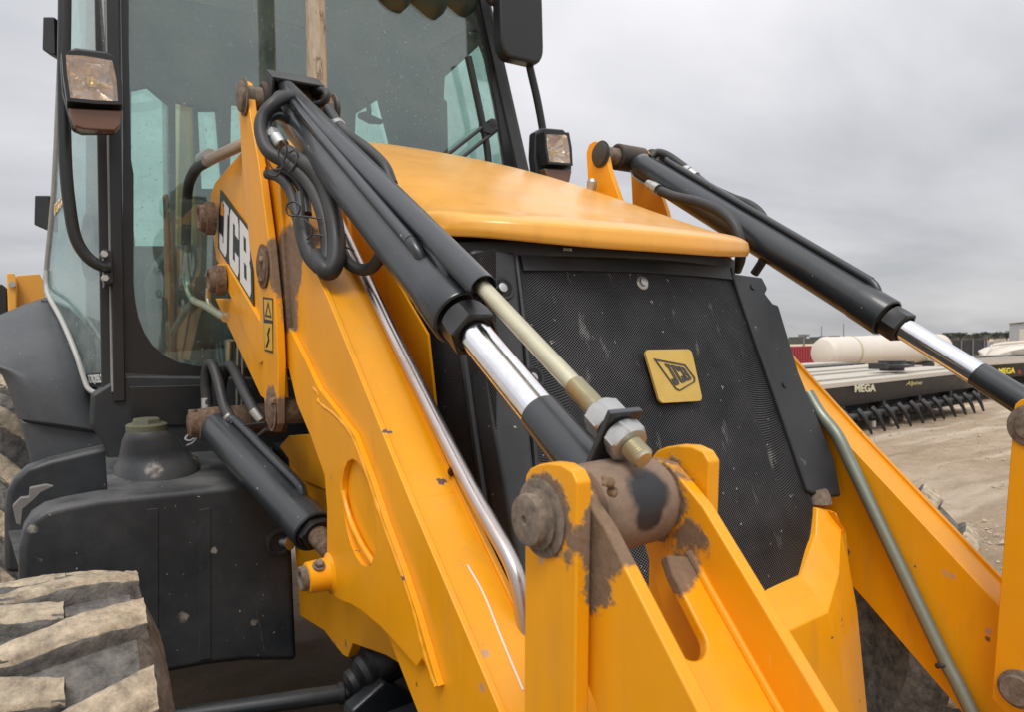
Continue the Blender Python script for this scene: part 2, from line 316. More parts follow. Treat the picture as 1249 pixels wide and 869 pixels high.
def plate(loops, place, ext):
    """flat plate from 2-D closed loops (first outer, others holes) placed by place(u, v) and extruded by ext"""
    cu = bpy.data.curves.new('c', 'CURVE'); cu.dimensions = '2D'; cu.fill_mode = 'BOTH'
    for lp in loops:
        sp = cu.splines.new('POLY'); sp.points.add(len(lp)-1); sp.use_cyclic_u = True
        for i, (a, b) in enumerate(lp): sp.points[i].co = (a, b, 0, 1)
    o = bpy.data.objects.new('c', cu); me = bpy.data.meshes.new_from_object(o)
    bm = NB(); bm.from_mesh(me); bpy.data.objects.remove(o); bpy.data.curves.remove(cu); bpy.data.meshes.remove(me)
    bmesh.ops.remove_doubles(bm, verts=bm.verts, dist=1e-6)
    # keep a single sheet
    for v in bm.verts: v.co.z = 0
    bmesh.ops.remove_doubles(bm, verts=bm.verts, dist=1e-6)
    seen = {}
    for f in list(bm.faces):
        k = tuple(sorted(v.index for v in f.verts))
        if k in seen: bm.faces.remove(f)
        else: seen[k] = 1
    src = list(bm.faces)
    for v in bm.verts: v.co = place(v.co.x, v.co.y)
    r = bmesh.ops.extrude_face_region(bm, geom=src); ex = V(ext)
    for v in [g for g in r['geom'] if isinstance(g, bmesh.types.BMVert)]: v.co += ex
    have = set(bm.faces)
    for f in src:
        if f.is_valid and not any(len(e.link_faces) > 2 for e in f.edges): pass
    return bm
def textmesh(s, extr=0.0, size=1.0, shear=0.0, off=0.0):
    cu = bpy.data.curves.new('t', 'FONT'); cu.body = s; cu.size = size; cu.extrude = extr; cu.shear = shear; cu.offset = off
    o = bpy.data.objects.new('t', cu); me = bpy.data.meshes.new_from_object(o); bpy.data.objects.remove(o); bpy.data.curves.remove(cu)
    return me
def text_on(name, s, mat, parent, o, ux, uy, w_, h_, thick=0.0015, shear=0.0, off=0.02, label=None):
    """lettering: o lower-left corner, ux/uy unit axes, fitted to w_ x h_"""
    me = textmesh(s, 0.02, 1, shear, off); xs = [v.co.x for v in me.vertices]; ys = [v.co.y for v in me.vertices]
    x0, x1, y0, y1 = min(xs), max(xs), min(ys), max(ys); nrm = V(ux).cross(V(uy)).normalized()
    for v in me.vertices:
        v.co = V(o)+V(ux)*((v.co.x-x0)/(x1-x0)*w_)+V(uy)*((v.co.y-y0)/(y1-y0)*h_)+nrm*(thick if v.co.z > 0 else -0.0005)
    return obj(name, me, mat, parent, label)
def arc(cx_, cy_, rx, ry, a0, a1, n=8): return [(cx_+rx*math.cos(R(a0+(a1-a0)*i/n)), cy_+ry*math.sin(R(a0+(a1-a0)*i/n))) for i in range(n+1)]
def rrect(x0, y0, x1, y1, r, n=5):
    return arc(x1-r, y1-r, r, r, 0, 90, n)+arc(x0+r, y1-r, r, r, 90, 180, n)+arc(x0+r, y0+r, r, r, 180, 270, n)+arc(x1-r, y0+r, r, r, 270, 360, n)
# heavy block letters in a unit box (u right, v up)
LET = {'J': [[(0.0, 0.30), (0.0, 0.12), (0.10, 0.0), (0.72, 0.0), (0.86, 0.12), (0.86, 0.86), (1.0, 0.86), (1.0, 1.0), (0.30, 1.0), (0.30, 0.86), (0.48, 0.86), (0.48, 0.19), (0.36, 0.19), (0.36, 0.30)]],
       'C': [[(0.12, 0.0), (0.88, 0.0), (1.0, 0.11), (1.0, 0.36), (0.62, 0.36), (0.62, 0.18), (0.38, 0.18), (0.38, 0.82), (0.62, 0.82), (0.62, 0.66), (1.0, 0.66), (1.0, 0.89), (0.88, 1.0), (0.12, 1.0), (0.0, 0.89), (0.0, 0.11)]],
       'B': [[(0.0, 0.0), (0.88, 0.0), (1.0, 0.10), (1.0, 0.44), (0.92, 0.52), (1.0, 0.60), (1.0, 0.90), (0.88, 1.0), (0.0, 1.0)], [(0.38, 0.17), (0.38, 0.42), (0.64, 0.42), (0.64, 0.17)], [(0.38, 0.60), (0.38, 0.83), (0.64, 0.83), (0.64, 0.60)]]}
def quadmap(q):
    """bilinear: q = BL, BR, TR, TL world points"""
    return lambda u, v: (q[0]*(1-u)+q[1]*u)*(1-v)+(q[3]*(1-u)+q[2]*u)*v
def letters(parent, q, spans, mat, ext):
    qm = quadmap(q)
    for ch, (u0, u1, v0, v1) in spans:
        bm = plate(LET[ch], lambda a, b: qm(u0+(u1-u0)*a, v0+(v1-v0)*b), ext)
        obj('letter', bm, mat, parent)

# ------------------------------------------------------------------ ground
def dist_axis(lim, near, step, grow):
    a = [0.0]; s = step
    while a[-1] < lim:
        a.append(a[-1]+s)
        if a[-1] > near: s *= grow
    return [-x for x in a[:0:-1]]+a
xs = dist_axis(1500, 4.5, 0.07, 1.06); ys = [y+3.5 for y in dist_axis(1500, 5.5, 0.07, 1.06)]; bm = NB(); grid = []
for x in xs:
    row = []
    for y in ys:
        d = math.hypot(x-0.5, y-3); k = max(0.0, min(1.0, 1.6-d/14))
        z = 0.05*k*noise.fractal(V((x*1.1, y*1.1, 0)), 0.7, 2.1, 6) + 0.020*k*noise.noise(V((x*6, y*6, 3))) + 0.012*k*noise.noise(V((x*14, y*14, 3)))
        if d > 6: z += 0.05*noise.noise(V((x*0.25, y*0.25, 5)))*min(1, (d-6)/8)*(1 if d < 200 else 0)
        if 2.2 < d < 30: z += 0.012*min(1, (d-2.2)/2)*noise.noise(V(((x*0.88+y*0.47)*0.35, (-x*0.47+y*0.88)*2.4, 7)))
        row.append(bm.verts.new((x, y, z)))
    grid.append(row)
for a, b in zip(grid, grid[1:]):
    for j in range(len(ys)-1): bm.faces.new((a[j], b[j], b[j+1], a[j+1]))
g = NG('dirt'); p = g.geo.outputs['Position']
n1 = g.noise(0.35, 8, 0.62); n2 = g.noise(2.6, 9, 0.72); n3 = g.noise(14, 9, 0.8); tr2_ = g.noise(1.7, 5, 0.6, g.scaled((0.16, 2.2, 1), (0, 0, R(28))))
tr = g.noise(0.9, 4, 0.5, g.scaled((0.22, 2.4, 1), (0, 0, R(28))))           # wheel tracks
c = g.mix(g.ramp(n1, 0.35, 0.68), (0.47, 0.355, 0.24), (0.62, 0.50, 0.37)); c = g.mix(g.ramp(n2, 0.42, 0.72, 0, 0.55), c, (0.26, 0.20, 0.14))
c = g.mix(g.ramp(tr, 0.50, 0.62, 0, 0.75), c, (0.72, 0.61, 0.48)); c = g.mix(g.ramp(n3, 0.5, 0.8, 0, 0.5), c, (0.30, 0.23, 0.16))
c = g.mix(g.ramp(tr2_, 0.55, 0.68, 0, 0.5), c, (0.30, 0.22, 0.15)); brown_under = g.blobs([((-0.6, 2.3, 0), 2.1), ((0.1, 3.6, 0), 2.3)], 0.25, 0.5); c = g.mix(g.math('MULTIPLY', brown_under, 0.8), c, (0.13, 0.085, 0.055))  # ground turns darker brown beneath the loader
g.col(c); g.rough(0.95); g.b.inputs['Specular IOR Level'].default_value = 0.1
g.bump(g.math('ADD', g.math('MULTIPLY', n3, 0.5), g.math('ADD', g.math('MULTIPLY', n2, 1.5), tr)), 0.9, 0.09); DIRT = g.m
obj('ground', bm, DIRT, kind='structure')
# loose clods, nobody could count them
bm = NB()
for i in range(9000):
    x, y = random.uniform(1, 12), random.uniform(-0.5, 12)
    if i % 2: x, y = random.uniform(1.2, 5), random.uniform(0.5, 5)
    r = random.uniform(0.004, 0.018)*(1 if random.random() < 0.93 else 2.2); c0 = V((x, y, r*0.3)); vs = []
    k = max(0.0, min(1.0, 1.6-math.hypot(x-0.5, y-3)/14)); c0.z += 0.05*k*noise.fractal(V((x*1.1, y*1.1, 0)), 0.7, 2.1, 6)
    for d in ((1, 0, 0), (0, 1, 0), (-1, 0, 0), (0, -1, 0), (0, 0, 0.7), (0, 0, -0.7)): vs.append(bm.verts.new(c0+V(d)*r*random.uniform(0.6, 1.3)))
    for a in range(4): bm.faces.new((vs[a], vs[(a+1) % 4], vs[4])); bm.faces.new((vs[(a+1) % 4], vs[a], vs[5]))
obj('dirt_clods', finish(bm, smooth=False), mud_mat('clod_earth', (0.33, 0.25, 0.17), (0.58, 0.48, 0.36), 20), kind='stuff', label='loose crumbs of pale dry earth scattered over the yard', cat='dirt')

# ================================================================== THE BACKHOE LOADER
BL = root('backhoe_loader', (0, 1.6, 0), 'yellow backhoe loader seen close from its front corner, black mesh grille and dusty loader arms', 'backhoe loader')

def side_points(s):
    return lambda p: V((-p[0] if s > 0 else p[0], p[1], p[2]))
def yz(pxpts, x): return [PX(a, b, x) for a, b in pxpts]

# tower plates ------------------------------------------------------
tower_out = [(290, 118), (292, 150), (295, 200), (304, 300), (315, 362), (320, 430), (322, 485), (324, 512), (328, 524), (334, 528), (338, 518), (339, 440), (336, 380), (328, 300), (315, 200), (305, 143), (301, 108), (298, 99), (294, 97), (291, 104)]
A = V((-CXL, TOPY, TOPZ)); B = V((-CXL, PINY, PINZ)); AX = (B-A).normalized(); LEN = (B-A).length
PERP = V((0, -AX.z, AX.y));  PERP = -PERP if PERP.z < 0 else PERP
def onrod(t, ang=0.0, r=0.0): return A+AX*(LEN*t)+(PERP*math.cos(R(ang))-V((1, 0, 0))*math.sin(R(ang)))*r

def arm_top(y): return None
ARM_TOP = [PX(330, 215, -0.68), PX(398, 360, -0.68), PX(498, 607, -0.68), PX(609, 869, -0.68)]
d_ = (ARM_TOP[3]-ARM_TOP[2]).normalized()
top_yz = [(p.y, p.z) for p in ARM_TOP]+[(ARM_TOP[3].y+d_.y*0.28, ARM_TOP[3].z+d_.z*0.28), (ARM_TOP[3].y+d_.y*0.28-0.1, ARM_TOP[3].z+d_.z*0.28-0.42)]
bot_px = [(458, 760), (505, 869)]; bp = [PX(a, b, -0.68) for a, b in bot_px]
bot_yz = [(0.36, 0.10), (0.72, 0.54), (0.807, 0.618), (1.039, 0.813), (bp[0].y-0.05, bp[0].z), (1.45, 1.15), (1.66, 1.36), (1.90, 1.56), (1.99, 1.70), (2.0, 1.9)]
arm_yz = top_yz+[(0.12, 0.10)]+bot_yz

def build_side(s):
    m = side_points(s)
    S = lambda pts: [m(p) for p in pts]
    t_out = yz(tower_out, -0.72)
    obj('tower_plate', prism(S(t_out), m((0.02, 0, 0))), YEL, BL, bevel=0.003)
    inn = [V((-0.508, p.y, p.z)) for p in t_out]; obj('tower_plate', prism(S(inn), m((0.02, 0, 0))), YEL, BL, bevel=0.003)
    # rear gusset carrying the logo
    gus = [(293, 186), (262, 222), (257, 236), (256, 262), (264, 318), (312, 385), (345, 450), (352, 450), (340, 200), (310, 150)]
    gp = yz(gus, -0.69)
    if s < 0: obj('side_gusset', prism(S(gp), m((0.022, 0, 0))), YEL, BL, bevel=0.004)
    br = yz([(264, 322), (276, 322), (322, 400), (322, 440), (316, 445)], -0.70); obj('tower_brace', prism(S(br), m((0.10, 0, 0))), YEL, BL, bevel=0.003)
    br = yz([(262, 364), (284, 366), (322, 425), (326, 490), (318, 484)], -0.694); obj('tower_brace', prism(S(br), m((0.06, 0, 0))), YEL, BL, bevel=0.003)
    # pins through the tower
    for (p, r, h, mt) in ((V((-0.72, TOPY, TOPZ)), 0.043, 0.010, PINM), (V((-0.72, MIDP.y, MIDP.z)), 0.050, 0.004, RUST), (V((-0.72, LOWP.y, LOWP.z)), 0.044, 0.004, RUST)):
        o = obj('pivot_pin', lathe(m(p+V((0.23, 0, 0))), m((-1, 0, 0)), [(0, r*0.7), (0.231, r*0.7), (0.232, r*1.10), (0.235, r*1.12), (0.236, r*0.9), (0.234+h, r*0.88), (0.237+h, r*0.74), (0.238+h, r*0.2)], 32), mt, BL)
    obj('pivot_pin', lathe(m((-0.489, TOPY, TOPZ)), m((1, 0, 0)), [(0, 0.046), (0.004, 0.047), (0.006, 0.040), (0.012, 0.040), (0.015, 0.034)], 32), GPIN, BL)
    obj('cross_tube', lathe(m((-0.70, LOWP.y, LOWP.z)), m((1, 0, 0)), [(0, 0.034), (0.21, 0.034)], 24), RUST, BL)
    # loader arm
    def armplate(x0, th, lower=0.0):
        return prism(S([V((x0, y, z-lower)) for y, z in arm_yz]), m((th, 0, 0)))
    ar = obj('loader_arm', armplate(-0.68, 0.012), YEL, BL, bevel=0.0025)
    obj('inner_plate', armplate(-0.582, 0.012), YEL, ar, bevel=0.0025)
    bm = NB(); tp = top_yz
    for (y0, z0), (y1, z1) in zip(tp, tp[1:]):
        n_ = V((0, -(z1-z0), (y1-y0))).normalized(); n_ = -n_ if n_.z < 0 else n_
        o1 = n_*-0.007; o2 = n_*-0.019
        q = [V((-0.668, y0, z0))+o1, V((-0.668, y1, z1))+o1, V((-0.668, y1, z1))+o2, V((-0.668, y0, z0))+o2]
        add_prism(bm, S(q), m((0.086, 0, 0)))
    obj('top_plate', bm, YEL, ar)
    bm = NB(); bp_ = bot_yz
    for (y0, z0), (y1, z1) in zip(bp_[:6], bp_[1:7]):
        n_ = V((0, -(z1-z0), (y1-y0))).normalized(); n_ = -n_ if n_.z < 0 else n_
        q = [V((-0.668, y0, z0))+n_*0.02, V((-0.668, y1, z1))+n_*0.02, V((-0.668, y1, z1))+n_*0.008, V((-0.668, y0, z0))+n_*0.008]
        if z0 < 1.1: add_prism(bm, S(q), m((0.086, 0, 0)))
    obj('bottom_plate', bm, YEL, ar)
    # welded bracket plate with oval hole, carries the lift ram pin
    dp = [(352, 400), (372, 440), (388, 474), (412, 505), (432, 532), (452, 585), (470, 640), (492, 700), (510, 755), (520, 790), (534, 838), (515, 803), (508, 813), (486, 788), (465, 765), (440, 744), (428, 737), (415, 732), (398, 722), (399, 690), (399, 620), (396, 580), (380, 535), (362, 492), (350, 440)]
    dl = [(p.y, p.z) for p in yz(dp, -0.692)]
    ov = []
    for k in range(20):
        a = 2*math.pi*k/20; u = 19*math.cos(a)*(1.0); v = 66*math.sin(a); p = PX(438+u+0.13*v, 626+v, -0.692); ov.append((p.y, p.z))
    pl = plate([dl, ov], lambda a, b: m((-0.692, a, b)), m((0.0115, 0, 0)))
    bp2 = obj('bracket_plate', pl, YEL, ar, bevel=0)
    wl = [(384, 474), (389, 480), (392, 492), (412, 508), (432, 534), (452, 586), (470, 640), (492, 700), (508, 750), (516, 782), (528, 822), (534, 838)]
    obj('weld_bead', tube(S([PX(a, b, -0.688) for a, b in wl]), 0.0075, 8, 5, lambda t: 0.8+0.35*noise.noise(V((t*40, 1, 2)))), YEL, ar)
    wl = [(422, 566), (418, 585), (420, 606), (428, 636), (441, 664), (456, 688)]
    obj('weld_bead', tube(S([PX(a, b, -0.688) for a, b in wl]), 0.006, 8, 5, lambda t: 0.9+0.3*noise.noise(V((t*40, 7, 2)))), YEL, ar)
    bc = PX(402, 700, -0.692)
    bo = obj('pin_boss', lathe(m(bc), m((-1, 0, 0)), [(0, 0.046), (0.006, 0.036), (0.05, 0.034), (0.052, 0.030)], 28), YEL, ar)
    obj('ram_pin', lathe(m(bc+V((-0.048, 0, 0))), m((-1, 0, 0)), [(0, 0.027), (0.016, 0.0265), (0.018, 0.023), (0.0175, 0.016), (0.012, 0.014)], 24), PINM, ar)
    obj('bolt', lathe(m(bc+V((-0.03, -0.022, 0.028))), (0, -0.55, 0.8), [(0, 0.014), (0.003, 0.014), (0.0035, 0.010), (0.012, 0.010), (0.014, 0.008)], 18, (2, 3, 4)), PINM, ar)
    # tilt cylinder
    tl = obj('tilt_cylinder', lathe(m(onrod(0.03)), m(AX), [(0, 0.030), (0.02, 0.044), (0.05, 0.048), (LEN*0.635, 0.048), (LEN*0.636, 0.0495), (LEN*0.69, 0.0505), (LEN*0.692, 0.049), (LEN*0.693, 0.045), (LEN*0.68, 0.041)], 48), CYLP, BL)
    obj('gland_nut', lathe(m(onrod(0.728)), m(AX), [(0, 0.041), (0.018, 0.043), (0.040, 0.043), (0.043, 0.040), (0.044, 0.033), (0.038, 0.0305)], 48, (1, 2, 3)), BLK, tl)
    obj('piston_rod', lathe(m(onrod(0.74)), m(AX), [(0, 0.0275), (LEN*0.145, 0.0275)], 40), CHR, tl)
    obj('rod_sleeve', lathe(m(onrod(0.8837)), m(AX), [(0, 0.0295), (0.002, 0.030), (LEN*0.08, 0.031), (LEN*0.10, 0.036)], 40), CYLP, tl)
    obj('barrel_eye', lathe(m((-0.680, TOPY, TOPZ)), m((1, 0, 0)), [(0, 0.040), (0.004, 0.046), (0.120, 0.046), (0.124, 0.040)], 32), DBAR, tl)
    g_eye = lathe(m((-CXL-0.055, PINY, PINZ)), m((1, 0, 0)), [(0, 0.044), (0.003, 0.050), (0.012, 0.0535), (0.054, 0.0555), (0.102, 0.0535), (0.111, 0.050), (0.114, 0.044)], 48)
    obj('rod_eye', g_eye, EYEM, tl)
    for x_ in (-0.708, -0.562):
        obj('collar', lathe(m((x_, PINY, PINZ)), m((1, 0, 0)), [(0, 0.041), (0.032, 0.041)], 32), MUDM, tl)
    # hard lines along the barrel
    def line(ang, r, t0, t1, up0, rr=0.0105, back=True):
        P = []
        if back: P += [onrod(t0+0.035, ang+38, r+0.002), onrod(t0+0.012, ang+34, r+0.004), onrod(t0-0.004, ang+18, r+0.004)]
        P += [onrod(t0+0.004, ang+4, r+0.003), onrod(t0+0.04, ang, r), onrod((t0+t1)/2, ang, r), onrod(t1-0.05, ang, r), onrod(t1-0.025, ang, r-0.001), onrod(t1-0.010, ang, r-0.007), onrod(t1, ang, r-0.019), onrod(t1+0.005, ang, r-0.038)]
        return tube(S(P), rr, 14, 6)
    obj('hydraulic_line', line(31, 0.061, 0.075, 0.635, 0), CYLP, tl)
    obj('hydraulic_line', line(10, 0.058, 0.10, 0.685, 0, back=False), CYLP, tl)
    # levers and links
    lev = [(640, 588), (641, 580), (646, 572), (656, 567), (668, 565), (684, 567), (697, 575), (704, 590), (704, 869), (640, 869)]
    lp = yz(lev, -0.729); lo = [p for p in lp[:8]]+[V((-0.729, lp[7].y+0.035, 0.70)), V((-0.729, (lp[7].y+lp[0].y)/2+0.035, 0.66)), V((-0.729, lp[0].y+0.035, 0.70))]
    o1 = obj('tipping_lever', prism(S(lo), m((0.020, 0, 0))), YEL, BL, bevel=0.003)
    o2 = obj('tipping_lever', prism(S([V((-0.530, p.y, p.z)) for p in lo]), m((0.020, 0, 0))), YEL, BL, bevel=0.003)
    for xx, dx in ((-0.729, -1), (-0.510, 1)):
        p = V((xx, PINY, PINZ)); o = (o1 if dx < 0 else o2)
        obj('washer', lathe(m(p), m((dx, 0, 0)), [(0, 0.044), (0.003, 0.045), (0.0045, 0.042)], 36), PINM, o)
        k_ = 1 if dx < 0 else 0.35
        obj('link_pin', lathe(m(p), m((dx, 0, 0)), [(t*k_, q) for t, q in ((0.003, 0.033), (0.009, 0.035), (0.011, 0.029), (0.018, 0.030), (0.0225, 0.0285), (0.0240, 0.023), (0.0245, 0.006), (0.021, 0.004))], 36), PINM, o)
        pb = V((xx, (lp[7].y+lp[0].y)/2+0.03, 0.745)); obj('link_pin', lathe(m(pb), m((dx, 0, 0)), [(0, 0.040), (0.010, 0.040), (0.012, 0.032), (0.022, 0.030)], 32), PINM, o)
    # H link
    e0 = PX(738, 622, -0.69); e1 = PX(866, 869, -0.69); a0 = V((0, PINY, PINZ))
    dv = (e1-e0).normalized(); dv.x = 0; dv.normalize(); nv = V((0, -dv.z, dv.y)); nv = nv if nv.z > 0 else -nv; Ll = 0.75
    ho = (e0-a0).dot(nv)                       # height of the rib edge over the pin axis
    prof = [a0+nv*0.044-dv*0.02, a0-dv*0.044+nv*0.02, a0-dv*0.044-nv*0.02, a0-nv*0.046-dv*0.01, a0+dv*0.10-nv*0.085, a0+dv*0.30-nv*0.10, a0+dv*Ll-nv*0.06, a0+dv*Ll+nv*ho, a0+dv*0.16+nv*ho, a0+dv*0.05+nv*ho]
    lk = obj('tipping_link', prism(S([V((-0.703, p.y, p.z)) for p in prof]), m((0.018, 0, 0))), YEL, BL, bevel=0.003)
    obj('side_rib', prism(S([V((-0.553, p.y, p.z)) for p in prof]), m((0.018, 0, 0))), YEL, lk, bevel=0.003)
    wb = [(-0.685, 0.085), (-0.685, Ll), (-0.553, Ll), (-0.553, 0.085), (-0.588, 0.075)]
    wb += [(-0.594, 0.10), (-0.597, 0.165)]+[(-0.620+0.023*math.cos(R(a)), 0.172+0.023*math.sin(R(a))) for a in range(0, 181, 20)]+[(-0.643, 0.165), (-0.650, 0.085)]
    obj('web_plate', prism([m(V((x, 0, 0))+V((0, a0.y, a0.z))+dv*t+nv*0.002) for x, t in wb], nv*-0.016), YEL, lk, bevel=0.004)
    obj('weld_bead', tube(S([V((-0.556, a0.y, a0.z))+dv*t+nv*0.004 for t in (0.08, 0.16, 0.28, 0.45, 0.7)]), 0.005, 8, 4), YEL, lk)

# rod eye: dusty with black paint rubbed bare
g = NG('dusty_rod_eye'); cc = (-0.612, PINY-0.052, PINZ+0.022)
m_ = g.blobs([(cc, 0.034), ((-0.616, PINY-0.056, PINZ-0.005), 0.024)], 0.010, 0.3)
n_ = g.noise(55, 5, 0.7); g.col(g.mix(m_, g.mix(n_, (0.12, 0.08, 0.058), (0.33, 0.235, 0.165)), (0.02, 0.022, 0.026)))
g.rough(g.math('MULTIPLY_ADD', m_, -0.45, 0.92)); g.bump(g.noise(120, 5, 0.7), 0.35, 0.002); EYEM = g.m
for s in (-1, 1): build_side(s)

for k, (a, b, x_, rr_) in enumerate(((812, 652, -0.548, 0.010), (748, 600, -0.684, 0.006), (741, 588, -0.690, 0.007), (806, 640, -0.552, 0.007), (826, 600, -0.545, 0.009), (322, 318, -0.726, 0.012), (320, 340, -0.726, 0.011), (335, 490, -0.722, 0.010), (330, 512, -0.722, 0.009))):
    bm = NB(); bmesh.ops.create_icosphere(bm, subdivisions=3, radius=rr_); c_ = PX(a, b, x_)
    for v in bm.verts: v.co = c_+v.co*(1+0.55*noise.noise(v.co*160+V((k, 0, 0))))
    obj('mud_lump', finish(bm, 180), MUDM, BL)
# level indicator on the near cylinder: guard tube, rod, nuts ------------
def between(a, b, name, r, mat, parent, n=28, prof=None):
    a, b = V(a), V(b); Lg = (b-a).length
    return obj(name, lathe(a, b-a, prof(Lg) if prof else [(0, r), (Lg, r)], n), mat, parent)
G0 = PX(345, 103, -0.630); G1 = PX(590, 352, -0.620); GT = PX(786, 562, -0.622); gd = (GT-G1).normalized(); gl_ = (GT-G1).length
gt = obj('guard_tube', lathe(G0, G1-G0, [(0, 0.0225), ((G1-G0).length-0.001, 0.0225), ((G1-G0).length, 0.0215), ((G1-G0).length-0.02, 0.018), ((G1-G0).length-0.021, 0.006)], 32), CYLP, BL)
LR = lambda px, py: (PX(px, py, -0.621)-G1).dot(gd)
ir = obj('indicator_rod', lathe(G1-gd*0.06, gd, [(0, 0.0125), (LR(700, 470)+0.06, 0.0125)], 28), PASS, BL)
th = [(LR(700, 470), 0.0122)]; t = LR(700, 470)
while t < gl_-0.004: t += 0.0017; th.append((t, 0.0142)); t += 0.0017; th.append((t, 0.0122))
th.append((gl_, 0.0105)); obj('threaded_end', lathe(G1, gd, th, 24), PASS, ir)
for pxy, ln in (((742, 507), 0.030), ((765, 533), 0.024)):
    t = LR(*pxy); obj('hex_nut', lathe(G1+gd*(t-ln/2), gd, [(0, 0.018), (0.001, 0.0225), (0.004, 0.0262), (ln-0.004, 0.0262), (ln-0.001, 0.0225), (ln, 0.018)], 48, (2, 3)), ZINC, ir)
tm = (LR(742, 507)+LR(765, 533))/2+0.001; u_, v_ = frame(gd)
lugc = G1+gd*tm; bm = prism([lugc+V((-0.024, 0, 0))+PERP*0.030-gd*0.004, lugc+V((0.026, 0, 0))+PERP*0.030-gd*0.004, lugc+V((0.026, 0, 0))-PERP*0.05-gd*0.004, lugc+V((-0.024, 0, 0))-PERP*0.05-gd*0.004], gd*0.009)
obj('indicator_bracket', bm, CYLP, ir, bevel=0.002)
# black guide bracket at the upper end
b0 = PX(330, 95, -0.655)
Mx = Matrix(((1, 0, 0), (0, AX.y, PERP.y), (0, AX.z, PERP.z))); c0 = V((-0.602, G0.y, G0.z))+AX*0.01-PERP*0.008
bm = NB(); wd, hh, dd = 0.135, 0.062, 0.07
for cx_, cz_, sx_, sz_ in ((0, hh/2, wd, 0.007), (0, -hh/2, wd, 0.007), (-wd/2+0.0035, 0, 0.007, hh-0.0075), (wd/2-0.0035, 0, 0.007, hh-0.0075)):
    add_box(bm, c0+Mx @ V((cx_, 0, cz_)), (sx_, dd, sz_), Mx)
add_box(bm, c0+Mx @ V((0, -dd*0.35, 0)), (wd-0.015, 0.006, hh-0.016), Mx)
obj('guide_bracket', bm, DARK, BL, bevel=0.002)

# hoses on the near side ------------------------------------------------
def hose(P, r, x=None, mat=None, name='hose', parent=None, n=14, label=None):
    pts = [PX(p[0], p[1], p[2] if len(p) > 2 else x) for p in P]
    return obj(name, tube(pts, r, n, 6), mat or RUB, parent or BL, label)
def dhose(P, r, mat=None, name='hose', n=14, k=6): return obj(name, tube([PD(*p) for p in P], r, n, k), mat or RUB, BL)
fa, fb = PD(330, 158, 1.70), PD(352, 190, 1.66)
obj('hydraulic_line', tube([PD(352, 146, 1.74), PD(338, 140, 1.72), (PD(327, 145, 1.705)), PD(326, 155, 1.70), PD(334, 165, 1.69)], 0.0115, 14, 6), CYLP, BL)
obj('hose_fitting', lathe(fa, fb-fa, [(0.008, 0.012), (0.010, 0.0165), (0.028, 0.0165), (0.029, 0.0145), (0.033, 0.0145), (0.035, 0.018), (0.064, 0.018), (0.067, 0.015)], 24, (1, 2)), ZINC, BL)
dhose([(350, 186, 1.665), (364, 196, 1.65), (384, 208, 1.62), (398, 232, 1.60), (406, 262, 1.575), (410, 292, 1.555), (409, 318, 1.54), (402, 331, 1.535), (394, 326, 1.54), (386, 312, 1.57)], 0.0200)
dhose([(366, 124, 1.80), (350, 118, 1.74), (334, 126, 1.70), (320, 144, 1.69), (319, 165, 1.68), (328, 185, 1.665), (350, 199, 1.655), (374, 220, 1.63), (390, 250, 1.60), (399, 285, 1.575), (399, 312, 1.56), (393, 327, 1.55), (383, 318, 1.56), (374, 296, 1.585), (368, 268, 1.60)], 0.0160)
dhose([(326, 212, 1.70), (340, 216, 1.68), (354, 232, 1.66), (362, 262, 1.63), (368, 292, 1.60), (376, 314, 1.585), (388, 328, 1.57)], 0.0125)
dhose([(340, 208, 1.70), (358, 216, 1.68), (370, 234, 1.66), (374, 262, 1.63)], 0.0125)
dhose([(365, 236, 1.64), (367, 255, 1.62), (366, 280, 1.60), (372, 306, 1.58), (382, 320, 1.57)], 0.009)
dhose([(414, 292, 1.60), (418, 310, 1.58), (430, 325, 1.57), (446, 329, 1.56), (458, 322, 1.54), (466, 308, 1.52)], 0.0135)
hose([(400, 132, -0.552), (410, 148, -0.545), (425, 165, -0.54), (448, 182, -0.535), (468, 202, -0.53), (478, 225, -0.525)], 0.014)
f0 = PX(405, 145, -0.545); f1 = PX(424, 163, -0.54); obj('hose_fitting', lathe(f0, f1-f0, [(0, 0.0145), (0.018, 0.0165), (0.022, 0.0165), (0.024, 0.014), (0.028, 0.014), (0.03, 0.017), (0.055, 0.017), (0.058, 0.014)], 24), ZINC, BL)
hose([(378, 118, -0.55), (388, 110, -0.545), (398, 113, -0.54), (396, 124, -0.545), (384, 128, -0.56)], 0.010)
for P in ([(326, 196), (334, 206), (346, 204), (340, 190), (342, 172), (350, 180), (345, 200), (338, 214), (328, 212), (324, 204)], [(352, 252), (362, 262), (366, 252), (358, 246), (350, 250), (352, 262), (372, 264), (392, 267)], [(372, 268), (380, 276), (380, 286), (374, 292)], [(384, 286), (396, 288), (410, 296), (432, 306)], [(352, 186), (360, 183), (364, 192), (358, 204), (352, 210)]):
    obj('cable_tie', tube([PD(a, b, 1.56 if b > 225 else 1.625) for a, b in P], 0.0022, 6, 4), WIRE, BL)
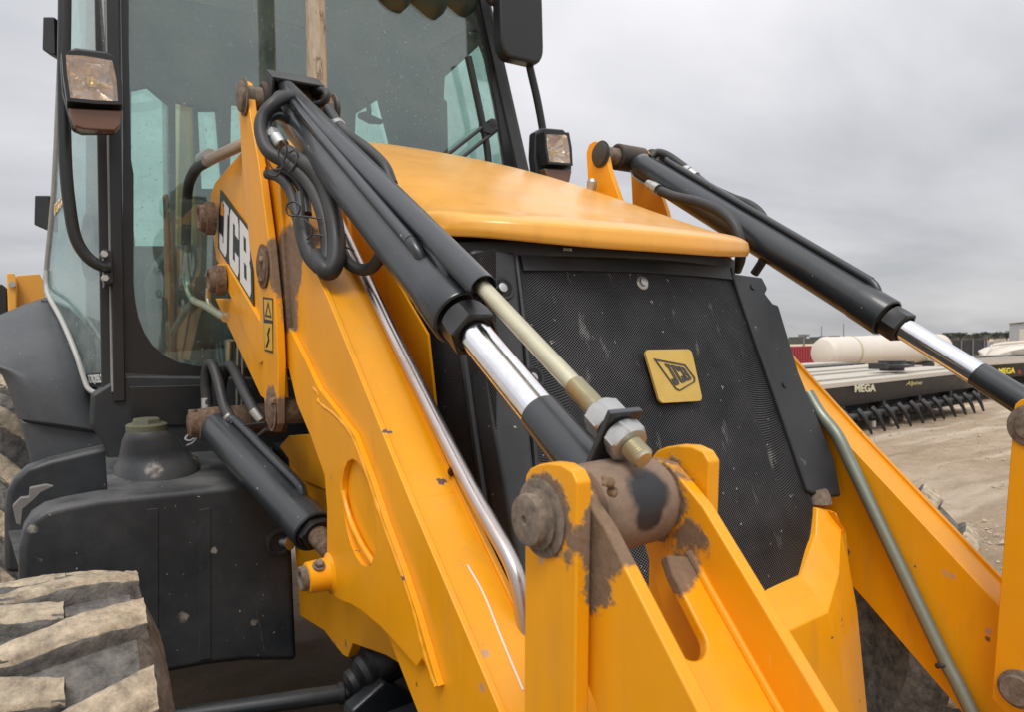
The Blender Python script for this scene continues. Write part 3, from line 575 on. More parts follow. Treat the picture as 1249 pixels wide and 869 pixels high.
# hoses on the far cylinder
def fh(P, r, mat=None, name='hose'):
    return obj(name, tube([PX(a, b, x) for a, b, x in P], r, 14, 6), mat or RUB, BL)
fh([(806, 233, 0.545), (824, 240, 0.54), (850, 246, 0.535), (878, 258, 0.53), (895, 274, 0.528), (903, 296, 0.53), (903, 315, 0.545), (898, 330, 0.56)], 0.016)
f0 = PX(790, 224, 0.548); f1 = PX(808, 234, 0.545); obj('hose_fitting', lathe(f0, f1-f0, [(0, 0.0145), (0.018, 0.0165), (0.022, 0.0165), (0.024, 0.014), (0.028, 0.014), (0.03, 0.018), (0.06, 0.018)], 24), ZINC, BL)
fh([(794, 192, 0.62), (802, 186, 0.64), (815, 190, 0.65), (836, 205, 0.66), (862, 226, 0.665), (890, 240, 0.67), (915, 250, 0.67), (930, 264, 0.66), (938, 285, 0.64)], 0.014)
f0 = PX(834, 204, 0.66); f1 = PX(852, 218, 0.665); obj('hose_fitting', lathe(f0, f1-f0, [(0, 0.0145), (0.028, 0.0165), (0.03, 0.013), (0.034, 0.017), (0.065, 0.017)], 24), ZINC, BL)
fh([(920, 334, 0.60), (926, 325, 0.60), (930, 318, 0.60), (936, 300, 0.60)], 0.013)

# hydraulic pipes along the arms --------------------------------------
pp = obj('arm_pipe', tube([PX(a, b, -0.575) for a, b in ((405, 255), (415, 275), (440, 328), (480, 410), (520, 490), (565, 580), (600, 643), (618, 675), (630, 703), (637, 735), (641, 775), (642, 820))], 0.0145, 20, 4), STL, BL, 'polished steel pipe along the near arm')
p = PX(556, 572, -0.575); d = PX(565, 590, -0.575)-p; obj('pipe_clip', lathe(p, d, [(0, 0.0165), (0.004, 0.0175), (0.007, 0.0165)], 20), RUB, pp)
pp = obj('arm_pipe', tube([PX(a, b, 0.548) for a, b in ((985, 480), (1000, 505), (1020, 530), (1035, 560), (1060, 612), (1105, 706), (1150, 800), (1170, 838), (1195, 890))], 0.0165, 20, 4), GRN, BL, 'dull green steel pipe along the far arm')
p = PX(1150, 808, 0.548); d = PX(1157, 822, 0.548)-p; obj('pipe_clip', lathe(p, d, [(0, 0.019), (0.006, 0.0205), (0.010, 0.019)], 20), RUB, pp)
# scratches with bare primer on the near arm top
for P, r in (([(570, 690), (590, 725), (612, 780), (638, 843)], 0.0016),):
    pts = []
    for a, b in P:
        y_ = None; q0 = PX(a, b, -0.60)
        # drop onto the top plate
        lo_, hi_ = 0.2, 1.0; best = None
        for k in range(60):
            x_ = -0.665+0.08*k/59; q = PX(a, b, x_)
            for (y0, z0), (y1, z1) in zip(top_yz, top_yz[1:]):
                if min(y0, y1) <= q.y <= max(y0, y1):
                    zt = z0+(z1-z0)*(q.y-y0)/(y1-y0)-0.0085; e = abs(q.z-zt)
                    if best is None or e < best[0]: best = (e, V((x_, q.y, zt)))
        pts.append(best[1])
    obj('paint_scratch', tube(pts, r, 6, 6), LOGW, BL)

# JCB logo plate on the near gusset ------------------------------------
q = [PX(266, 302, -0.6925), PX(310, 374, -0.6925), PX(307, 282, -0.6925), PX(269, 231, -0.6925)]
dc = obj('logo_decal', prism([q[0], q[1], q[2], q[3]], (-0.0012, 0, 0)), LOGB, BL)
for p_ in q: p_.x = -0.694
letters(dc, q, (('J', (0.05, 0.32, 0.05, 0.90)), ('C', (0.36, 0.63, 0.05, 0.93)), ('B', (0.67, 0.95, 0.05, 0.95))), LOGW, (-0.0008, 0, 0))
qm = quadmap(q); obj('logo_mark', prism([qm(0.06, 0.62), qm(0.16, 0.66), qm(0.16, 0.86), qm(0.06, 0.84)], (-0.0008, 0, 0)), LOGO, dc)
# warning decal on the tower plate
def onplate(a, b): return PX(a, b, -0.7205)
wd_ = obj('warning_decal', prism([onplate(321, 362), onplate(333, 364), onplate(333, 431), onplate(323, 428)], (-0.0010, 0, 0)), LOGB, BL)
for y0, y1 in ((365, 391), (394, 428)):
    obj('decal_field', prism([PX(322.0, y0, -0.7217), PX(332.0, y0+1, -0.7217), PX(332.4, y1, -0.7217), PX(323.2, y1-2, -0.7217)], (-0.0006, 0, 0)), DECY, wd_)
tri = [PX(327, 367, -0.7226), PX(331.3, 388, -0.7226), PX(323.2, 386, -0.7226)]; cen = (tri[0]+tri[1]+tri[2])/3
obj('warning_triangle', plate([[(p.y, p.z) for p in tri], [((p.y*0.62+cen.y*0.38), (p.z*0.62+cen.z*0.38)) for p in tri]], lambda a, b: V((-0.7226, a, b)), (-0.0005, 0, 0)), LOGB, wd_)
obj('warning_figure', tube([PX(329, 400, -0.7228), PX(327, 408, -0.7228), PX(328, 414, -0.7228), PX(325, 423, -0.7228)], 0.0028, 6, 3), LOGB, wd_)

# grille -----------------------------------------------------------------
GT_, GB_ = V((0, 1.280, 1.694)), V((0, 1.042, 0.925)); gup = (GT_-GB_).normalized(); gnr = V((0, -gup.z, gup.y)); gnr = gnr if gnr.y < 0 else -gnr
def PG(px, py, off=0.0): return PN(px, py, GT_+gnr*off, gnr)
GH = (GT_-GB_).length
def gface(x0, x1, t0, t1, nx, nz_, place, name, mat, parent, cut=0.03):
    bm = NB(); uvl = bm.loops.layers.uv.new('UVMap'); vs = [[bm.verts.new(place(x0+(x1-x0)*i/nx, t0+(t1-t0)*j/nz_)) for j in range(nz_+1)] for i in range(nx+1)]
    for i in range(nx):
        for j in range(nz_):
            f = bm.faces.new((vs[i][j], vs[i+1][j], vs[i+1][j+1], vs[i][j+1]))
            for l, (a, b) in zip(f.loops, ((i, j), (i+1, j), (i+1, j+1), (i, j+1))): l[uvl].uv = (x0+(x1-x0)*a/nx, t0+(t1-t0)*b/nz_)
    for f in bm.faces: f.smooth = True
    me = bpy.data.meshes.new(name); bm.to_mesh(me); bm.free(); return obj(name, me, mat, parent)
def bulge(x): return 0.018*max(0, 1-(x/0.345)**2)
def gp(x, t):                      # t metres up from the lower edge; the lower corners are cut off
    xx = x
    return V((xx, GB_.y, GB_.z))+gup*t+gnr*bulge(x)
def gwid(t): return 0.340+0.082*max(0.0, min(1.0, (GH-t)/(GH-0.15)))**1.2
def gpl(sx, t):
    s_ = sx/0.335; lo = 0.155*max(0.0, (abs(s_)-0.74)/0.26); tt = lo+(GH-lo)*t/GH
    return gp(s_*gwid(max(tt, 0.15))*(1.0 if tt > 0.15 else 1.0-0.0*(0.15-tt)), tt)
grl = gface(-0.335, 0.335, 0.0, GH-0.012, 40, 26, gpl, 'front_grille', MESHM, BL)
rim = [gpl(-0.335, GH*k/6)+gnr*(0.004 if k > 1 else -0.004) for k in range(6, 0, -1)]+[gpl(-0.335+0.67*i/32, 0.0)-gnr*0.006 for i in range(33)]+[gpl(0.335, GH*k/6)+gnr*(0.004 if k > 1 else -0.004) for k in range(1, 7)]
obj('grille_frame', tube(rim, 0.007, 8, 1), BLK, grl)
obj('grille_header', prism([gp(x, GH-0.035)+gnr*0.002 for x in (-0.33, -0.2, 0, 0.2, 0.33)]+[gp(x, GH)+gnr*0.002 for x in (0.33, 0.2, 0, -0.2, -0.33)], gnr*0.006), DARK, grl)
bp_ = PG(785, 344, 0.022); obj('grille_bolt', lathe(bp_-gnr*0.02, gnr, [(0, 0.019), (0.015, 0.019), (0.018, 0.016), (0.019, 0.011), (0.024, 0.011), (0.025, 0.008)], 28), ZINC, grl)
# badge
bq = [PG(803, 493, 0.030), PG(855, 490, 0.030), PG(841, 427, 0.030), PG(784, 428, 0.030)]
qm = quadmap(bq); lp = rrect(0, 0, 1, 1, 0.09); bd = obj('badge', plate([lp], lambda a, b: qm(a, b), gnr*0.006), GOLD, BL)
lg = [(0.125, 0.83), (0.77, 0.70), (0.93, 0.44), (0.91, 0.36), (0.50, 0.20), (0.42, 0.24)]
ce = (sum(a for a, b in lg)/6, sum(b for a, b in lg)/6)
up_ = gnr*0.0065
obj('badge_outline', plate([lg, [(a*0.90+ce[0]*0.10, b*0.90+ce[1]*0.10) for a, b in lg]], lambda a, b: qm(a, b)+up_, gnr*0.0015), LOGD, bd)
def lquad(u0, u1, bl, br, tr_, tl_): return [qm(*bl)+up_, qm(*br)+up_, qm(*tr_)+up_, qm(*tl_)+up_]
lq = lquad(0, 1, (0.42, 0.30), (0.86, 0.42), (0.74, 0.64), (0.27, 0.74))
letters(bd, [p_+gnr*0.0003 for p_ in lq], (('J', (0.02, 0.34, 0, 1)), ('C', (0.37, 0.66, 0, 1)), ('B', (0.69, 0.98, 0, 1))), LOGD, gnr*0.0012)
# corner posts
def cp(x, t, off=0.0): return V((x, GB_.y, GB_.z))+gup*t+gnr*off
rp_px = [(893, 333), (930, 338), (937, 352), (934, 358), (943, 370), (950, 372), (975, 455), (1018, 560), (1027, 606), (1000, 606), (986, 600)]
rpts = [PG(a, b, 0.012) for a, b in rp_px]
obj('corner_post', prism(rpts, gnr*-0.07), DARK, BL, bevel=0.006)
lpts = [V((-p.x, p.y, p.z)) for p in rpts]
ymin = 0.30
lpost = [V((-0.340, 0, 0))+cp(0, GH+0.008, 0.012), V((-0.452, 0, 0))+cp(0, GH+0.008, 0.012), V((-0.475, 0, 0))+cp(0, 0.45, 0.012), V((-0.48, 0, 0))+cp(0, 0.05, 0.012), V((-0.43, 0, 0))+cp(0, -0.03, 0.012), V((-0.423, 0, 0))+cp(0, 0.15, 0.012), V((-0.395, 0, 0))+cp(0, 0.4, 0.012)]
lpo = obj('corner_post', prism([V((p.x, p.y, p.z)) for p in lpost], gnr*-0.07), DARK, BL, bevel=0.012, seg=3)
for a, b in ((614, 352), (651, 462)):
    p = PG(a, b, 0.013); obj('bolt_recess', lathe(p+gnr*0.0005, -gnr, [(0, 0.026), (-0.002, 0.024), (-0.0015, 0.020), (0.0, 0.019)], 24), BLK, lpo)
    obj('bolt', lathe(p-V((0.004, 0, 0)), gnr, [(0, 0.010), (0.007, 0.010), (0.008, 0.007)], 18), ZINC, lpo)
for a, b in ((918, 350), (957, 470)):
    p = PG(a, b, 0.013); obj('bolt', lathe(p, gnr, [(0, 0.008), (0.003, 0.008)], 14), BLK, BL)
# side grille, facing left
def sp_(y, z): return V((-0.462-0.02*(1-(z-1.0)/0.65), y, z))
sg = gface(1.16, 1.95, 0.95, 1.69, 8, 8, sp_, 'side_grille', MESHM, BL)
obj('grille_frame', tube([sp_(1.335, 1.66), sp_(1.24, 1.32), sp_(1.15, 1.02)], 0.010, 8, 1), BLK, sg)
obj('grille_frame', tube([sp_(1.12, 0.95), sp_(1.5, 0.95), sp_(1.95, 0.95)], 0.014, 8, 1), GREY, sg)
bm = NB(); add_box(bm, (0, 2.02, 1.36), (0.90, 1.14, 0.80)); obj('engine_bay', bm, BLK, BL)
# black header under the hood
bm = NB(); hp = [V((-0.455+0.91*i/12, 1.205+0.14*((i-6)/6)**2, 0)) for i in range(13)]
pts = [V((p.x, p.y+0.012, 1.695)) for p in hp]+[V((0.455, 1.6, 1.695)), V((-0.455, 1.6, 1.695))]
obj('hood_seal', prism(pts, (0, 0, 0.036)), BLK, BL, bevel=0.004)
text_on('stamped_number', '308/ J', LOGW, BL, V((-0.235, 1.2475, 1.706)), V((1, 0.02, 0)).normalized(), V((0, 0, 1)), 0.045, 0.008, 0.0005, off=0.0)

# hood -------------------------------------------------------------------
def ztop_(y): return 1.762+(y-1.17)*0.20 if y < 1.336 else 1.7952+0.425*(y-1.336)-0.085*max(0, y-1.85)**2
HX = [-0.492, -0.489, -0.480, -0.464, -0.440, -0.405, -0.34, -0.22, -0.11, 0, 0.11, 0.22, 0.34, 0.405, 0.440, 0.464, 0.480, 0.489, 0.492]
HD = [-0.20, -0.15, -0.095, -0.052, -0.026, -0.012, -0.003, 0.003, 0.007, 0.009, 0.007, 0.003, -0.003, -0.012, -0.026, -0.052, -0.095, -0.15, -0.20]
bm = NB(); rows = []
SY = [0.0, 0.0, 0.0, 0.0, 0.03, 0.075, 0.12, 0.18, 0.26, 0.42, 0.62, 0.90, 1.20, 1.45]
for j, dy in enumerate(SY):
    row = []
    for x, dz in zip(HX, HD):
        ax = abs(x)/0.465
        yf = 1.165+0.10*ax**2+0.075*ax**9; lc = 0.034*ax**3; kk = min(1.0, -dz/0.04)*0.0
        if j == 0: p = V((x*0.992, yf+0.030, 1.709+lc))
        elif j == 1: p = V((x, yf+0.006, 1.705+lc))
        elif j == 2: p = V((x, yf-0.001, 1.720+lc))
        elif j == 3: p = V((x, yf+0.004, 1.748+lc*0.8+max(-0.02, dz*0.2)))
        else:
            y = yf+dy*(2.62-yf)/1.45; k = min(1.0, (dy/0.22)); tz = ztop_(y)+0.008*min(1, dy*6)*(1-ax**4)
            p = V((x, y, tz+dz*k+(0.006 if j == 4 else 0)-(0.010 if j == 4 else 0)))
        row.append(bm.verts.new(p))
    rows.append(row)
for a, b in zip(rows, rows[1:]):
    for i in range(len(HX)-1): bm.faces.new((a[i], a[i+1], b[i+1], b[i]))
cl = bm.edges.layers.float.new('crease_edge')
for ci in (4, 14):
    for ra, rb in zip(rows[3:], rows[4:]):
        e = bm.edges.get((ra[ci], rb[ci]))
        if e: e[cl] = 0.5
for rw, cv in ((rows[1], 0.55), (rows[2], 0.35), (rows[3], 0.62)):
    for a, b in zip(rw, rw[1:]):
        e = bm.edges.get((a, b))
        if e: e[cl] = cv
# side skirts
for k, sgn in ((0, -1), (-1, 1)):
    sk = [bm.verts.new((r_[k].co.x, r_[k].co.y, max(1.735, r_[k].co.z-0.04))) for r_ in rows]
    for j in range(len(rows)-1): bm.faces.new((rows[j][k], rows[j+1][k], sk[j+1], sk[j]))
bmesh.ops.recalc_face_normals(bm, faces=bm.faces)
me = finish(bm, 180); hood = obj('hood', me, YEL2, BL)
md = hood.modifiers.new('sub', 'SUBSURF'); md.levels = 2; md.render_levels = 2
md = hood.modifiers.new('sol', 'SOLIDIFY'); md.thickness = 0.006; md.offset = -1
obj('hood_buffer', lathe(PY(853, 318, 1.32)-V((0, 0, 0.008)), (0, 0, 1), [(0, 0.012), (0.01, 0.016), (0.02, 0.016)], 16), RUB, BL)
p = PX(714, 229, 0.45); obj('hood_lamp', lathe(p-V((0, 0.03, 0.03)), (0, -0.2, 1), [(0, 0.012), (0.03, 0.018), (0.045, 0.018), (0.055, 0.010)], 18), ZINC, BL)

# nose casting under the grille ----------------------------------------------
def PGo(a, b, o): return PG(a, b, o)
b0_, c0_, d0_, e0_ = PG(905, 729, 0.012), PG(977, 703, 0.012), PG(995, 652, 0.012), PG(997, 620, 0.012)
b1_, c1_, d1_, e1_ = PG(937, 782, 0.085), PG(1010, 748, 0.075), PG(1024, 700, 0.050), PG(1027, 650, 0.03)
f1_ = PG(1012, 622, 0.015)
b2_, c2_ = PY(955, 869, 0.945), PY(1042, 869, 0.945); b3_, c3_ = V((b2_.x, 0.96, 0.38)), V((c2_.x, 0.96, 0.38))
s1_, s2_, sd_, se_, s3_ = PX(1046, 745, 0.478), PX(1058, 869, 0.482), PX(1036, 690, 0.474), PX(1030, 645, 0.465), V((0.482, 1.0, 0.38))
sf_ = PX(1020, 626, 0.45)
bm = NB()
for sgn in (1, -1):
    K = {}
    def vv(p):
        key = (round(p.x, 5), round(p.y, 5), round(p.z, 5))
        if key not in K: K[key] = bm.verts.new((p.x*sgn, p.y, p.z))
        return K[key]
    z0 = lambda p: V((0, p.y, p.z))
    for fc in ([z0(b0_), b0_, b1_, z0(b1_)], [b0_, c0_, c1_, b1_], [c0_, d0_, d1_, c1_], [d0_, e0_, e1_, d1_], [e0_, f1_, e1_], [z0(b1_), b1_, b2_, z0(b2_)], [b1_, c1_, c2_, b2_], [z0(b2_), b2_, b3_, z0(b3_)], [b2_, c2_, c3_, b3_],
               [c1_, s1_, s2_, c2_], [c2_, s2_, s3_, c3_], [c1_, d1_, sd_, s1_], [d1_, e1_, se_, sd_], [e1_, f1_, sf_, se_]): bm.faces.new([vv(q_) for q_ in fc])
    sidev = [sf_, se_, sd_, s1_, s2_, s3_]
    for a, b in zip(sidev, sidev[1:]): bm.faces.new([vv(a), vv(b), vv(V((b.x, b.y+0.35, b.z))), vv(V((a.x, a.y+0.35, a.z)))])
    for a, b in ((z0(b0_), b0_), (b0_, c0_), (c0_, d0_), (d0_, e0_), (e0_, f1_), (f1_, sf_)): bm.faces.new([vv(a), vv(b), vv(V((b.x, b.y+0.06, b.z))), vv(V((a.x, a.y+0.06, a.z)))])
me = finish(bm, 25); ns = obj('nose_casting', me, YEL, BL)
md = ns.modifiers.new('bev', 'BEVEL'); md.width = 0.012; md.segments = 4; md.limit_method = 'ANGLE'; md.angle_limit = R(12)
obj('nose_pad', lathe(PG(1000, 614, 0.0), (0, 0, 1), [(0, 0.03), (0.02, 0.026), (0.035, 0.018)], 16), PINM, BL)
# chassis frame plate by the near wheel arch
fr = [(352, 560), (362, 700), (366, 752), (395, 770), (418, 800), (424, 803), (430, 786), (470, 800), (520, 830), (560, 700), (470, 560)]
obj('chassis_plate', prism(yz(fr, -0.552), (0.03, 0, 0)), YEL, BL, bevel=0.003)
obj('chassis_plate', prism([V((0.40, p.y, p.z)) for p in yz(fr, -0.43)], (0.03, 0, 0)), YEL, BL, bevel=0.003)
bk = [PX(a, b, -0.56) for a, b in ((340, 545), (352, 532), (375, 530), (398, 560), (400, 600), (372, 588))]
obj('bracket_step', prism(bk, (0.12, 0, 0)), YEL, BL, bevel=0.004)

# lift ram --------------------------------------------------------------
LA = PY(260, 519, 2.45); LB = PX(384, 650, -0.630); lv = (LB-LA); ll = lv.length
rm = obj('lift_ram', lathe(LA, lv, [(0, 0.040), (0.01, 0.052), (0.06, 0.054), (ll*0.88, 0.054), (ll*0.885, 0.058), (ll-0.004, 0.058), (ll, 0.054), (ll-0.008, 0.046)], 40), CYLP, BL)
obj('gland_nut', lathe(LB, lv, [(-0.02, 0.046), (0.012, 0.046), (0.016, 0.040)], 24, (0, 1)), BLK, rm)
obj('piston_rod', lathe(LB, lv, [(0, 0.028), (0.16, 0.028)], 28), RUST, rm)
obj('ram_pin', lathe(LA+V((-0.075, 0.0, 0.005)), (1, 0, 0), [(0, 0.032), (0.004, 0.040), (0.028, 0.042), (0.030, 0.050), (0.08, 0.054), (0.30, 0.054)], 32), RUST, rm)
obj('grease_fitting', lathe(LA+V((-0.06, 0, 0.04)), (0, 0, 1), [(0, 0.012), (0.014, 0.012)], 14), PINM, rm)
dhose([(253, 494, 2.36), (251, 470, 2.36), (253, 450, 2.35), (259, 446, 2.33), (266, 466, 2.30), (274, 498, 2.26), (284, 516, 2.23)], 0.0175)
dhose([(271, 506, 2.40), (270, 472, 2.36), (277, 449, 2.33), (284, 450, 2.30), (296, 475, 2.24), (313, 508, 2.18)], 0.0165)
for a, b, x in (((252, 500), (252, 486), 2.36), ((277, 507), (290, 522), 2.24), ((309, 500), (319, 513), 2.18)):
    f0, f1 = PD(*a, x), PD(*b, x); obj('hose_fitting', lathe(f0, f1-f0, [(0, 0.0175), ((f1-f0).length, 0.0175)], 18), ZINC, BL)
lp_ = [V((0, 0, 0))]*0
off = V((0.0, 0, 0.07)); obj('hydraulic_line', tube([PD(286, 518, 2.22), LA.lerp(LB, 0.20)+V((0.02, 0, 0.068)), LA.lerp(LB, 0.6)+V((0.02, 0, 0.066)), LA.lerp(LB, 0.80)+V((0.02, 0, 0.066)), LA.lerp(LB, 0.84)+V((0.02, 0, 0.055)), LA.lerp(LB, 0.85)+V((0.02, 0, 0.03))], 0.0135, 14, 5), CYLP, rm)
dhose([(291, 522, 2.2), (306, 518, 2.15), (324, 516, 2.1)], 0.003, WIRE, 'cable')
dhose([(300, 530, 2.2), (312, 534, 2.15), (326, 524, 2.1)], 0.007, None, 'cable')
obj('chassis_rail', prism([PX(a, b, -0.50) for a, b in ((290, 530), (318, 530), (398, 590), (400, 660), (330, 600))], (0.05, 0, 0)), CYLP, BL, bevel=0.004)
obj('tie_cord', tube([PD(*p) for p in ((238, 528, 2.36), (230, 531, 2.36), (226, 536, 2.35), (232, 538, 2.35), (240, 533, 2.35), (236, 540, 2.35), (228, 544, 2.35))], 0.0035, 6, 5), GREY, BL)

obj('inner_shield', prism([PX(a, b, -0.50) for a, b in ((395, 240), (430, 262), (470, 320), (521, 408), (531, 500), (526, 540), (500, 500), (440, 380))], (0.006, 0, 0)), YEL, BL)
# pipes beside the tower --------------------------------------------------
hose([(306, 170, -0.68), (293, 177, -0.70), (270, 188, -0.73), (252, 197, -0.745)], 0.0165, mat=CPIPE, name='hydraulic_pipe')
hose([(252, 197), (240, 205), (231, 222), (228, 245), (227, 280), (227, 305)], 0.0175, -0.745)
hose([(227, 305), (227, 330), (229, 352), (236, 366), (250, 373), (275, 388)], 0.0125, -0.745, PASS, 'hydraulic_pipe')
for a, b in (((246, 194), (256, 189)), ((227, 298), (227, 318)), ((227, 318), (227, 328))):
    f0, f1 = PX(*a, -0.745), PX(*b, -0.745); obj('hose_fitting', lathe(f0, f1-f0, [(0, 0.020), ((f1-f0).length, 0.020)], 18), ZINC, BL)
hose([(254, 352), (254, 368), (262, 378), (278, 386)], 0.008, -0.74, PASS, 'hydraulic_pipe')
for (px_, py_, r_) in ((249, 266, 0.048), (261, 342, 0.043)):
    p = PX(px_, py_, -0.735); bs_ = obj('spool_boss', lathe(p+V((0.06, 0, 0)), (-1, 0, 0), [(0.03, r_*1.12), (0.058, r_*1.12), (0.060, r_*0.92), (0.075, r_*0.88), (0.078, r_*0.7), (0.070, r_*0.5)], 28), RUST, BL)
for px_, r_, mt in ((281, 0.016, PASS), (291, 0.007, ZINC), (297, 0.006, ZINC)):
    hose([(px_, 415), (px_-1, 470), (px_-2, 520)], r_, -0.63, mt, 'hydraulic_pipe')
# cab --------------------------------------------------------------------
CABY = 2.76
bm = NB()
fr_out = [(145, -160), (150, 140), (150, 456), (500, 470), (645, 470), (651, 260), (637, 207), (592, 0), (559, -160)]
fr_in = [(157, -140), (157, 60), (160, 195), (163, 212), (163, 345), (165, 368), (169, 388), (176, 406), (186, 421), (199, 433), (216, 442), (240, 447), (300, 449), (480, 450), (560, 440), (625, 250), (606, 130), (580, 0), (544, -140)]
fo = [(p.x, p.z) for p in (PY(a, b, CABY) for a, b in fr_out)]; fi = [(p.x, p.z) for p in (PY(a, b, CABY) for a, b in fr_in)]
obj('windscreen_surround', plate([fo, fi], lambda a, b: V((a, CABY, b)), (0, 0.03, 0)), BLK, BL)
ws = obj('windscreen', prism([PY(a, b, CABY+0.012) for a, b in ((149, -158), (152, 452), (640, 468), (648, 260), (634, 207), (589, 0), (556, -158))], (0, 0.006, 0)), GLS, BL)
# front pillars
def bar(P, wx, wy, name, mat, parent=BL, bevel=0.004):
    P = [V(p) for p in P]; bm = NB()
    for a, b in zip(P, P[1:]): add_prism(bm, [a+V((-wx/2, -wy/2, 0)), a+V((wx/2, -wy/2, 0)), a+V((wx/2, wy/2, 0)), a+V((-wx/2, wy/2, 0))], b-a)
    return obj(name, bm, mat, parent, bevel=bevel)
bar([PY(145, 490, CABY), PY(141, 250, CABY), PY(134, -160, CABY)], 0.036, 0.06, 'cab_pillar', BLK)
bar([PY(130, 478, CABY+0.03), PY(126, 250, CABY+0.03), PY(119, -160, CABY+0.03)], 0.030, 0.03, 'door_seal', RUB)
bar([PY(137, 478, CABY), PY(133.5, 250, CABY), PY(127, -160, CABY)], 0.008, 0.05, 'cab_trim', GREY, bevel=0)
bar([PY(641, 250, CABY+0.02), PY(628, 190, CABY+0.02), PY(584, -10, CABY+0.02), PY(552, -160, CABY+0.02)], 0.05, 0.06, 'cab_pillar', BLK)
# side glass and door
SP0, SP1 = PY(131, 470, 2.88), PY(57, 352, 3.32); SP0.z = SP1.z = 0; snr = V((-(SP1.y-SP0.y), SP1.x-SP0.x, 0)).normalized()
def PS(a, b, off=0): return PN(a, b, SP0+snr*off, snr)
sgp = [(82, -90), (74, 60), (66, 230), (56, 345), (64, 368), (88, 425), (106, 470), (131, 477), (130, 200), (126, -90)]
dr = obj('door', tube([PS(a, b) for a, b in ((82, -90), (74, 60), (66, 230), (56, 340), (60, 362), (76, 392), (92, 430), (106, 470), (114, 479), (131, 479))], 0.010, 10, 3), GREY, BL)
obj('door_glass', prism([PS(a, b) for a, b in sgp], snr*-0.006), GLS2, dr)
obj('decal_panel', prism([PS(104, 457, 0.003), PS(131, 455, 0.003), PS(131, 471, 0.003), PS(109, 473, 0.003)], snr*-0.002), LOGB, dr)
o_ = PS(108, 470, 0.005); ux = (PS(130, 469, 0.005)-o_); uy = V((0, 0, 1))
text_on('decal_lettering', 'TORQUELOCK', LOGW, dr, o_, ux.normalized(), uy, ux.length*0.95, (PS(108, 458, 0.005)-o_).z, 0.0008, off=0.01)
obj('eco_decal', prism([PS(66, 250, 0.003), PS(78, 236, 0.003), PS(78, 248, 0.003), PS(66, 263, 0.003)], snr*-0.001), LOGW, dr)
o_ = PS(67, 261, 0.004); ux = (PS(77.5, 248, 0.004)-o_)
text_on('decal_lettering', 'ECO', DECY, dr, o_, ux.normalized(), V((0, 0, 1)), ux.length*0.95, 0.03, 0.0008, off=0.02)
tr2 = [PY(a, b, y_) for a, b, y_ in ((56, 330, 3.30), (57, 352, 3.29), (62, 366, 3.20), (76, 392, 3.08), (92, 430, 2.97), (103, 464, 2.93), (108, 475, 2.915), (118, 480, 2.90), (127, 478, 2.87), (131, 466, 2.86))]
obj('door_trim', tube(tr2, 0.0085, 10, 3), TRIMG, dr)
obj('inner_fender', prism([PY(a, b, 3.31) for a, b in ((50, 366), (66, 368), (84, 376), (100, 390), (114, 410), (124, 432), (131, 455), (131, 500), (50, 500))], (0, 0.05, 0)), FEND, dr)
# round grab loop inside the side glass
ring = [PS(111+9*math.cos(a), 300+40*math.sin(a), -0.03) for a in [2*math.pi*i/20 for i in range(21)]]
obj('door_ring', tube(ring, 0.011, 10, 2), RUB, dr)
for a0, b0, a1, b1 in ((42, 238, 60, 280), (52, 20, 66, 66)):
    pr = [PD(a, b, 3.1) for a, b in ((a0, b0), (a1, b0), (a1+1, b1), (a1-5, b1), (a0-1, b1-6))]; obj('door_hinge', prism(pr, FWD*0.06), BLK, dr, bevel=0.006)
# grab rail / mirror arm
HB = CABY-0.10
obj('mirror_arm', tube([PY(a, b, HB) for a, b in ((79, -90), (79, 0), (78, 100), (80, 200), (86, 260), (93, 292), (106, 313), (122, 324), (135, 326))], 0.0185, 16, 5), BLK, BL)
for a, b in ((127, 311), (128, 340)):
    p = PY(a, b, HB-0.01); obj('bolt', lathe(p, (0, -1, 0), [(0, 0.013), (0.02, 0.013), (0.024, 0.009)], 18, (0, 1)), ZINC, BL)
obj('arm_bracket', prism([PY(a, b, HB) for a, b in ((126, 303), (137, 306), (139, 345), (127, 350))], (0, 0.09, 0)), BLK, BL, bevel=0.003)
# right side mirror arm and mirror
obj('mirror_arm', tube([PY(a, b, 2.68) for a, b in ((590, -20), (600, 2), (615, -2), (637, 20), (645, 75), (655, 120), (662, 158), (668, 200))], 0.0175, 14, 5), BLK, BL)
mq = [(x, z) for x, z in rrect(0, 0, 1, 1, 0.22)]
M0 = PY(612, 67, 2.62); M1 = PY(662, -20, 2.62)
bm = prism([V((M0.x+(M1.x-M0.x)*a, 2.62, M0.z+(M1.z-M0.z)*b)) for a, b in mq], (0, 0.07, 0)); obj('mirror', bm, BLK, BL, bevel=0.014, seg=3)
